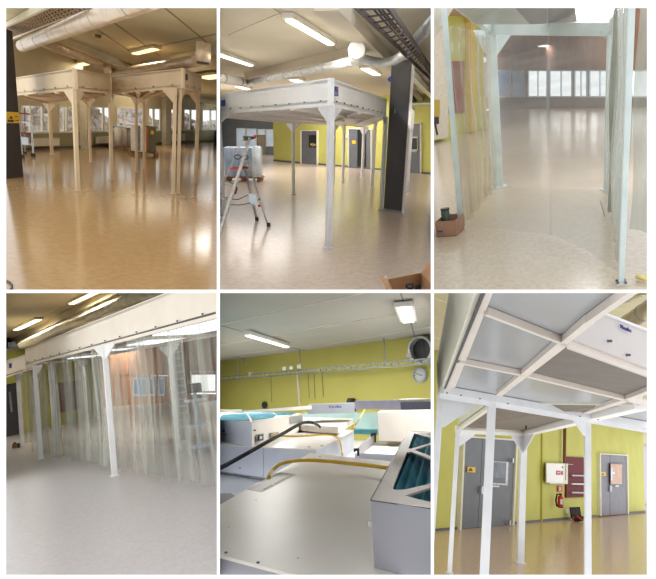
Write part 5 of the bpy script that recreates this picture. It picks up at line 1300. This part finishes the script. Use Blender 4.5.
# ============================================================ picture 6 : under the canopy towards the yellow wall
CUR = R6 = Room((X4, Y2, X5, Y3), 540, 466, -.02, 480, 1.5)
f = R6.fl
M6_floor = mat('tan_vinyl_floor', (204, 176, 146), .2, rgb2=(190, 161, 130), scale=18, detail=6, fac=(.3, .7), bump=.02, bscale=3, spec=.5)
YA, YB = f(426, 531.5), f(645, 512.6); ny = Vector((YB.y - YA.y, -(YB.x - YA.x), 0)).normalized(); ny = ny if ny.dot(-YA) > 0 else -ny
ZC = 3.6; up = Vector((0, 0, ZC))
LA, LB = f(640, 505), f(655, 504)
slab(-.1, .1, 'floor', M6_floor, [beyond(LA, LB)])
slab(ZC, .12, 'ceiling', mat('cream_ceiling', (214, 204, 168), .85, rgb2=(206, 196, 160)), [beyond(LA, LB)])
struct('wall_back', MB().poly([YA, YB, YB + up, YA + up], -ny * .15), M_yell, YA)
struct('wall_back', MB().poly([LA, LB, LB + up, LA + up], (0, .2, 0)), mat('lilac_far_wall', (206, 198, 208), .7), LA)
for k, (a, b) in enumerate(((426, 456.5), (511.5, 541), (542.5, 596), (627.5, 645))):
    ya = lambda x: 531.5 - (x - 426) * 18.9 / 219
    struct('baseboard_%d' % (k + 1) if False else 'baseboard_back', wallquad(YA, YB, [(a, ya(a) - 2.2), (b, ya(b) - 2.0), (b, ya(b) + .6), (a, ya(a) + .6)], .03), M_skirt, R6.wp(a, ya(a), YA, YB), extra=[((0, 0, 0), (0, 0, -1))])
mb = MB()
for a, b in (((428, 296), (452, 304)), ((452, 304), (470, 305)), ((428, 336), (450, 341)), ((428, 362), (446, 365))): mb.beam(f(*a, ZC - .003), f(*b, ZC - .003), .04, .01)
struct('trim_15', mb, mat('cream_seam', (232, 226, 198), .8), f(440, 320, ZC))
WQ = lambda pts, t_, off=0.0: wallquad(YA, YB, pts, t_, off)
M_doorp = mat('grey_lilac_door', (122, 120, 130), .45, rgb2=(114, 112, 122), scale=3)
# big double door
o, c = door(6, YA, YB, [[(461.5, 436.8), (480.6, 438.2), (475.5, 527), (457.3, 528.9)], [(481, 438.3), (513, 440.5), (509, 524.3), (475.9, 527)]], [(461.5, 436.8), (513, 440.5), (509, 524.4), (457.3, 528.9)], M_frame, M_doorg, jamb=1.6)
s_ = stchild('warning_sign', WQ([(467, 466.6), (474.8, 467), (474.5, 472.4), (466.7, 472)], .02, .07), M_sign_y, o, c)
stchild('sign_mark', WQ([(468.6, 470.9), (472.6, 471.1), (470.8, 467.8)], .008, .095), M_black, s_, c)
g_ = stchild('window_frame', WQ([(490.5, 460.8), (507, 461.8), (506, 485.2), (489.5, 484)], .04, .07), M_galv, o, c)
stchild('window_pane', WQ([(491.5, 462), (505.6, 462.8), (504.8, 483.4), (490.6, 482.6)], .02, .115), mat('reflecting_pane_low', (44, 48, 56), .15), g_, c)
stchild('window_pane', WQ([(491.5, 462), (505.6, 462.8), (505, 478), (490.9, 477.4)], .01, .136), mat('pane_reflection_tone', (92, 104, 122), .12, rgb2=(60, 66, 82), scale=3), g_, c)  # paler upper sheet, the pane's reflection put into its colour
stchild('letter_plate', WQ(rect(491, 485.3, 498.5, 486.8, .3), .02, .07), M_paper, o, c)
stchild('handle', WQ([(479.4, 486), (481.4, 486), (481, 493.5), (479, 493.5)], .06, .07), M_alu, o, c)
for y in (458, 520): stchild('hinge', WQ(rect(511.3 - (y - 440) * .05, y, 512.6 - (y - 440) * .05, y + 4.5), .06, .1), M_alu, o, c)
# right door
o, c = door(7, YA, YB, [[(598, 454), (608.5, 454.8), (608.3, 514.5), (598.6, 515.6)], [(608.9, 454.8), (624.6, 455.6), (625.4, 513.8), (608.7, 514.5)]], [(598, 454), (624.6, 455.6), (625.4, 513.8), (598.6, 515.7)], M_frame, M_doorp, jamb=1.0)
s_ = stchild('warning_sign', WQ(rect(600.7, 471.8, 605.2, 475.8, .2), .02, .07), M_sign_y, o, c)
stchild('sign_mark', WQ([(601.9, 475), (604, 475), (603, 472.8)], .008, .095), M_black, s_, c)
g_ = stchild('window_frame', WQ(rect(609.3, 462.6, 622.5, 484.8, .5), .04, .07), M_doorg, o, c)
stchild('window_pane', WQ(rect(610.3, 464, 621.6, 483.8, .5), .02, .115), mat('warm_pane', (206, 152, 110), .25, rgb2=(178, 124, 88), scale=4), g_, c)
for q in (rect(610.8, 467.5, 612.3, 480.5), rect(612.3, 472, 614.6, 474)): stchild('pane_reflection', WQ(q, .006, .14), M_paper, g_, c)  # reflections drawn as white strips laid on the pane
stchild('letter_plate', WQ(rect(614.8, 485.2, 618.6, 486.8), .02, .07), M_paper, o, c)
stchild('handle', WQ(rect(608.7, 485.5, 610, 491.5), .06, .07), M_alu, o, c)
stchild('threshold', WQ([(598, 515.2), (625.5, 513.4), (625.5, 514.2), (598, 516.1)], .04, .02), mat('red_threshold', (140, 70, 56), .6), o, c)
# cabinet, signs, extinguisher
t = Thing('wall_cabinet', 'white wall cabinet with small red stickers beside the brown pipe', 'cabinet', R6.wp(555, 483, YA, YB, .1))
q = t.part('body', WQ([(545, 462.4), (563.2, 463), (563.2, 483.4), (545, 483.2)], .14, .02), M_frame, bevel=.01)
t.part('door', WQ([(546, 463.2), (562.6, 463.8), (562.6, 482.8), (546, 482.4)], .02, .16), M_board)
t.part('red_sticker', WQ(rect(556.3, 470.7, 560.2, 474.8), .006, .185), M_red); t.part('red_sticker', WQ(rect(561, 471, 563, 475), .006, .185), M_red)
t.part('sticker_mark', WQ(rect(557.2, 472.2, 559.4, 473), .006, .193), M_paper); t.part('blue_sticker', WQ(rect(562, 466.3, 563, 468), .006, .185), M_blue)
t = Thing('extinguisher_sign', 'small red sign with a white mark above the fire extinguisher', 'sign', R6.wp(559.5, 491.5, YA, YB, .03))
t.part('board', WQ(rect(557.2, 486, 562, 491.6), .02, .02), M_red); t.part('mark', WQ(rect(559.2, 487, 560.1, 490.6), .01, .045), M_paper)
P = R6.wp(560.5, 507, YA, YB, .25); r_ = R6.m(P, 2.7); zb_ = R6.vz((P.x, P.y), 507.5); zt_ = R6.vz((P.x, P.y), 495.5)
t = Thing('fire_extinguisher', 'red fire extinguisher hanging on the yellow wall under its sign', 'fire extinguisher', (P.x, P.y, zb_))
P0 = Vector((P.x, P.y, 0))
t.part('cylinder', MB().tube([P0 + Vector((0, 0, zb_)), P0 + Vector((0, 0, zb_ + .02)), P0 + Vector((0, 0, zt_ - .06)), P0 + Vector((0, 0, zt_ - .02)), P0 + Vector((0, 0, zt_))], [r_ * .9, r_, r_, r_ * .7, r_ * .3], 20), M_red)
t.part('label', MB().box(P0 + Vector((r_ * .3, -r_ * .95, (zb_ + zt_) / 2)), (r_ * .9, .02, .14)), M_paper)
t.part('valve', MB().box(P0 + Vector((0, 0, zt_ + .03)), (r_ * .9, .05, .06)), M_black)
t.part('hose', MB().tube([P0 + Vector((0, 0, zt_ + .03)), P0 + Vector((-r_ * 1.2, 0, zt_ + .02)), P0 + Vector((-r_ * 1.6, 0, zt_ - .15)), P0 + Vector((-r_ * 1.2, 0, zt_ - .32))], .025, 8), M_black)
t.part('foot_band', MB().tube([P0 + Vector((0, 0, zb_ - .005)), P0 + Vector((0, 0, zb_ + .03))], r_ * 1.04, 20), M_black)
t = Thing('red_board', 'dark red wall board with three grey shelves beside the brown pipe', 'board', R6.wp(576, 497, YA, YB, .1))
t.part('panel', WQ([(565.2, 456.6), (583.8, 457.5), (583.8, 496.6), (565.2, 497.6)], .04, .02), mat('crimson_board', (112, 12, 26), .7, rgb2=(102, 10, 22)))
for y, m_ in ((474.4, M_grey), (482.8, M_galv), (491.4, M_grey)): t.part('shelf', WQ(rect(569.6, y, 583.8, y + 1.5, .3), .08, .06), m_)
t.part('top_mark', WQ(rect(567.3, 463.8, 572.8, 464.4, .5), .01, .065), M_grey)
single('brown_pipe', 'brown pipe running down the yellow wall beside the red board', 'pipe', MB().tube([R6.wp(564.8, 424, YA, YB, .12), R6.wp(564.3, 480, YA, YB, .12)], .05, 10), mat('brown_pipe', (122, 74, 52), .5), R6.wp(564.3, 480, YA, YB, .1))
single('wall_socket', 'tiny white wall socket above the skirting by the tool case', 'socket', WQ(rect(565, 509, 567, 513), .04, .01), M_board, R6.wp(566, 513, YA, YB))
single('wall_joint', 'thin yellow joint strip running up the wall right of the central post', 'trim', WQ([(541.3, 427), (542.3, 427), (541.8, 521.3), (540.8, 521.3)], .03, .01), mat('yellow_strip', (190, 184, 70), .7), R6.wp(541, 521, YA, YB))
# tool case
P = f(575, 521.5); w_ = R6.m(P, 13)
t = Thing('tool_case', 'open black tool case with red tools standing against the yellow wall', 'tool case', P)
a_ = lambda x, y, k=0.0: R6.at(x, y, R6.depth(P) + k)
t.part('lid', MB().poly([a_(569.3, 507.5, .1), (a_(580, 507, .1)), a_(581.5, 517, .05), a_(571, 518, .05)], Vector((0, .12, 0))), M_black)
t.part('lid_lining', MB().poly([a_(570.5, 508.6, .08), a_(579, 508.2, .08), a_(580.2, 516, .04), a_(572, 516.8, .04)], Vector((0, -.01, 0))), M_dark)
t.part('tray', MB().poly([a_(571, 517.5), a_(583.3, 517), a_(583.3, 520.8), a_(575.5, 521.8)], Vector((0, .4, 0))), M_black)
for x, y in ((573.5, 517.3), (577, 516.6), (580.5, 519), (579, 517.8)): t.part('red_tool', MB().box(a_(x, y, -.05), (.08, .06, .04), x), M_red)
# ---- near canopy (seen from below)
Z = 2.1; U = lambda x, y, z=Z: f(x, y, z)
t = Thing('cleanroom_canopy', 'near white canopy seen from below with grey glass panels and one dark panel', 'canopy', (0, 4, 0))
M_acr = mat('grey_acrylic_panel', (160, 162, 164), .22, rgb2=(154, 156, 158), scale=1, spec=.4)
M_beam = mat('pinkish_white_beam', (222, 212, 202), .4, rgb2=(214, 203, 193), scale=3)
t.part('glass_panel', MB().poly([U(490, 284, Z + .02), U(487, 311, Z + .02), U(563, 341, Z + .02), U(640, 284, Z + .02)], (0, 0, .02)), M_acr)
t.part('glass_panel', MB().poly([U(487, 311, Z + .02), U(461, 361, Z + .02), U(524, 374, Z + .02), U(563, 341, Z + .02)], (0, 0, .02)), M_acr)
t.part('glass_panel', MB().poly([U(461, 361, Z + .02), U(446, 391, Z + .02), U(588, 414, Z + .02), U(626.5, 398.5, Z + .02), U(524, 374, Z + .02)], (0, 0, .02)), M_acr)
t.part('glass_panel', MB().poly([U(626.5, 398.5, Z + .02), U(588, 414, Z + .02), U(660, 427, Z + .02), U(660, 407, Z + .02)], (0, 0, .02)), M_acr)
t.part('dark_panel', MB().poly([U(524, 373.5, Z + .015), U(564, 341, Z + .015), U(660, 376, Z + .015), U(660, 386, Z + .015), U(626.5, 398.3, Z + .015)], (0, 0, .02)), mat('dark_taupe_panel', (110, 102, 92), .6, rgb2=(102, 94, 85), scale=6))
def bar(pts, wpx, nm='ceiling_bar', h=.035, m=M_beam):
    for (p, q) in zip(pts[:-1], pts[1:]):
        A_, B_ = U(*p), U(*q); t.part(nm, MB().beam(A_, B_, R6.m((A_ + B_) / 2, wpx), h), m)
bar([(486, 311), (563, 341), (664, 378)], 5); bar([(499, 394), (563, 341), (590, 318.5), (640, 283)], 7.5)
bar([(458, 360.5), (524, 373.6), (626.5, 398.6), (664, 407.5)], 6.5); bar([(586, 412), (626.5, 398.4), (664, 384)], 6.5)
# left edge: beam and outer fascia
e0, e1 = U(484, 280), U(446, 391)
t.part('edge_beam', MB().poly([U(479, 284), U(496.5, 284), U(455, 388), U(442, 392)], (0, 0, .08)), M_beam)
o0, o1 = U(477.5, 284), U(438, 399)
v_ = (o0 - o1)
t.part('fascia_panel', MB().poly([o0, o1, o1 + Vector((-.05, 0, .42)), o0 + Vector((-.05, 0, .42))], (.03, 0, 0)), M_frame)
t.part('dark_gap', MB().beam(o0 + Vector((.03, 0, -.004)), o1 + Vector((.03, 0, -.004)), .012, .02), M_dark)
# front beam
b0, b1 = U(442, 387.5), U(664, 426.5)
db = (b1 - b0).normalized(); nb = Vector((-db.y, db.x, 0))
t.part('front_beam', MB().beam(b0 + Vector((0, 0, -.02)), b1 + Vector((0, 0, -.02)), .07, .07), M_post)
t.part('front_beam_lower', MB().beam(b0 + Vector((0, 0, -.07)) + nb * .05, b1 + Vector((0, 0, -.07)) + nb * .05, .05, .05), M_post)
for x in (447, 461, 480, 508, 580, 598):
    u = (x - 442) / 222.0; p = b0.lerp(b1, u) ; p = R6.at(x, 388.5 + (x - 442) * .1765 + 3.5, R6.depth(U(x, 388 + (x - 442) * .176)) * .965)
    t.part('screw', MB().disc(p, (0, -1, 0), .008, .006, 8), M_bolt)
for (bx, by, tx, ty, wpx, gg, gs, gd) in ((432, 640, 441, 391, 8, (db,), 33, 30), (478.5, 642, 492, 397, 10, (), 0, 0), (587, 638, 587.5, 414, 7, (-db,), 12, 17), (655, 640, 655, 424, 8, (-db,), 14, 20)):
    T_ = U(tx, ty); P = Vector((T_.x, T_.y, 0)); post(t, P, Z - .05, R6.m(T_, wpx) * .78, M_post, .15, gg, gsz=R6.m(T_, gs), gdrop=R6.m(T_, gd), plate=True)
# white fan box rising above the dark panel
g0, g1 = U(566, 339.5), U(664, 375)
q0 = Vector((g0.x, g0.y, 0)); q1 = Vector((g1.x, g1.y, 0))
p2 = lambda x, y: R6.wp(x, y, q0, q1, 0.0)
M_fan = mat('satin_fan_box', (206, 198, 196), .45, rgb2=(198, 190, 188), scale=2)
tt = Thing('fan_filter_unit', 'white fan filter unit with a maker name standing above the dark ceiling panel', 'filter unit', g1)
tt.part('side_panel', MB().poly([p2(569, 338), p2(664, 374), p2(664, 336), p2(600, 311.5), p2(596, 315)], Vector((0, .25, 0))), M_fan)
tt.part('lid_edge', MB().poly([p2(600, 311.5), p2(664, 336), p2(664, 338.5), p2(599, 313.5)], Vector((0, -.02, 0))), M_post)
dq = (q1 - q0).normalized()
tt.part('maker_name', text_mb('Weroflex', R6.wp(625.8, 328.6, q0, q1, .012), (p2(640, 337.6) - p2(610, 325.4)).normalized(), (0, 0, 1), R6.m(g0, 6.4), .002, .0), M_blue)
for x, y in ((610, 341), (628.5, 355)): tt.part('screw', MB().box(R6.wp(x, y, q0, q1, .01), (.02, .01, .012)), M_bolt)
# far canopy
L_, C_ = f(449.5, 573.5), f(520, 563)
zc_ = 2.12
Nn, Rn = U(497, 402, zc_), U(640, 404, zc_)
t = Thing('cleanroom_canopy', 'second white canopy behind the near one, above the grey double door', 'canopy', C_)
cc = [(L_, R6.vz(L_, 429.5), R6.vz(L_, 413)), (C_, R6.vz(C_, 433), R6.vz(C_, 424)), (Rn, zc_, zc_ + .3), (Nn, zc_, zc_ + .35)]
canopy_body(t, cc, M_frame, mat('taupe_underside', (122, 112, 100), .6), rail=.03)
dLC = (C_ - L_).normalized(); dCR = (Rn - C_); dCR.z = 0; dCR.normalize()
t.part('inner_beam', MB().beam((L_.x, L_.y, cc[0][1]), (C_.x, C_.y, cc[1][1]), .1, .1), M_board)
t.part('inner_beam', MB().beam((C_.x, C_.y, cc[1][1]), (Rn.x, Rn.y, zc_), .1, .1), M_board)
t.part('black_clip', MB().box(R6.at(518.5, 423.5, R6.depth(C_) * .9), (R6.m(C_, 7) * .9, .04, R6.m(C_, 2) * .9)), M_black)
t.part('black_clip', MB().box(R6.at(526, 427.5, R6.depth(C_) * .9), (R6.m(C_, 1.4), .04, R6.m(C_, 4) * .9)), M_black)
post(t, L_, cc[0][1], R6.m(L_, 5.2) * .85, M_post, .1, (dLC,), gsz=R6.m(L_, 17), gdrop=R6.m(L_, 17))
post(t, C_, cc[1][1], R6.m(C_, 8) * .8, M_post, .3, (-dLC, dCR), gsz=R6.m(C_, 13), gdrop=R6.m(C_, 20))
# duct and pipe at the upper right
t = duct(R6, (600, 303), (680, 270), -10, 3.1, 'pale round duct crossing the upper right corner', mat('cream_duct', (206, 194, 150), .35, metal=.2), 4, M_grey)
t = duct(R6, (624, 326), (670, 296), -9, 3.0, 'brownish duct below the pale one at the right edge', mat('tan_duct', (186, 166, 130), .35, metal=.2), 3, M_grey)
for o in list(SC.objects):
    if o.type == 'EMPTY' and not o.children: bpy.data.objects.remove(o)
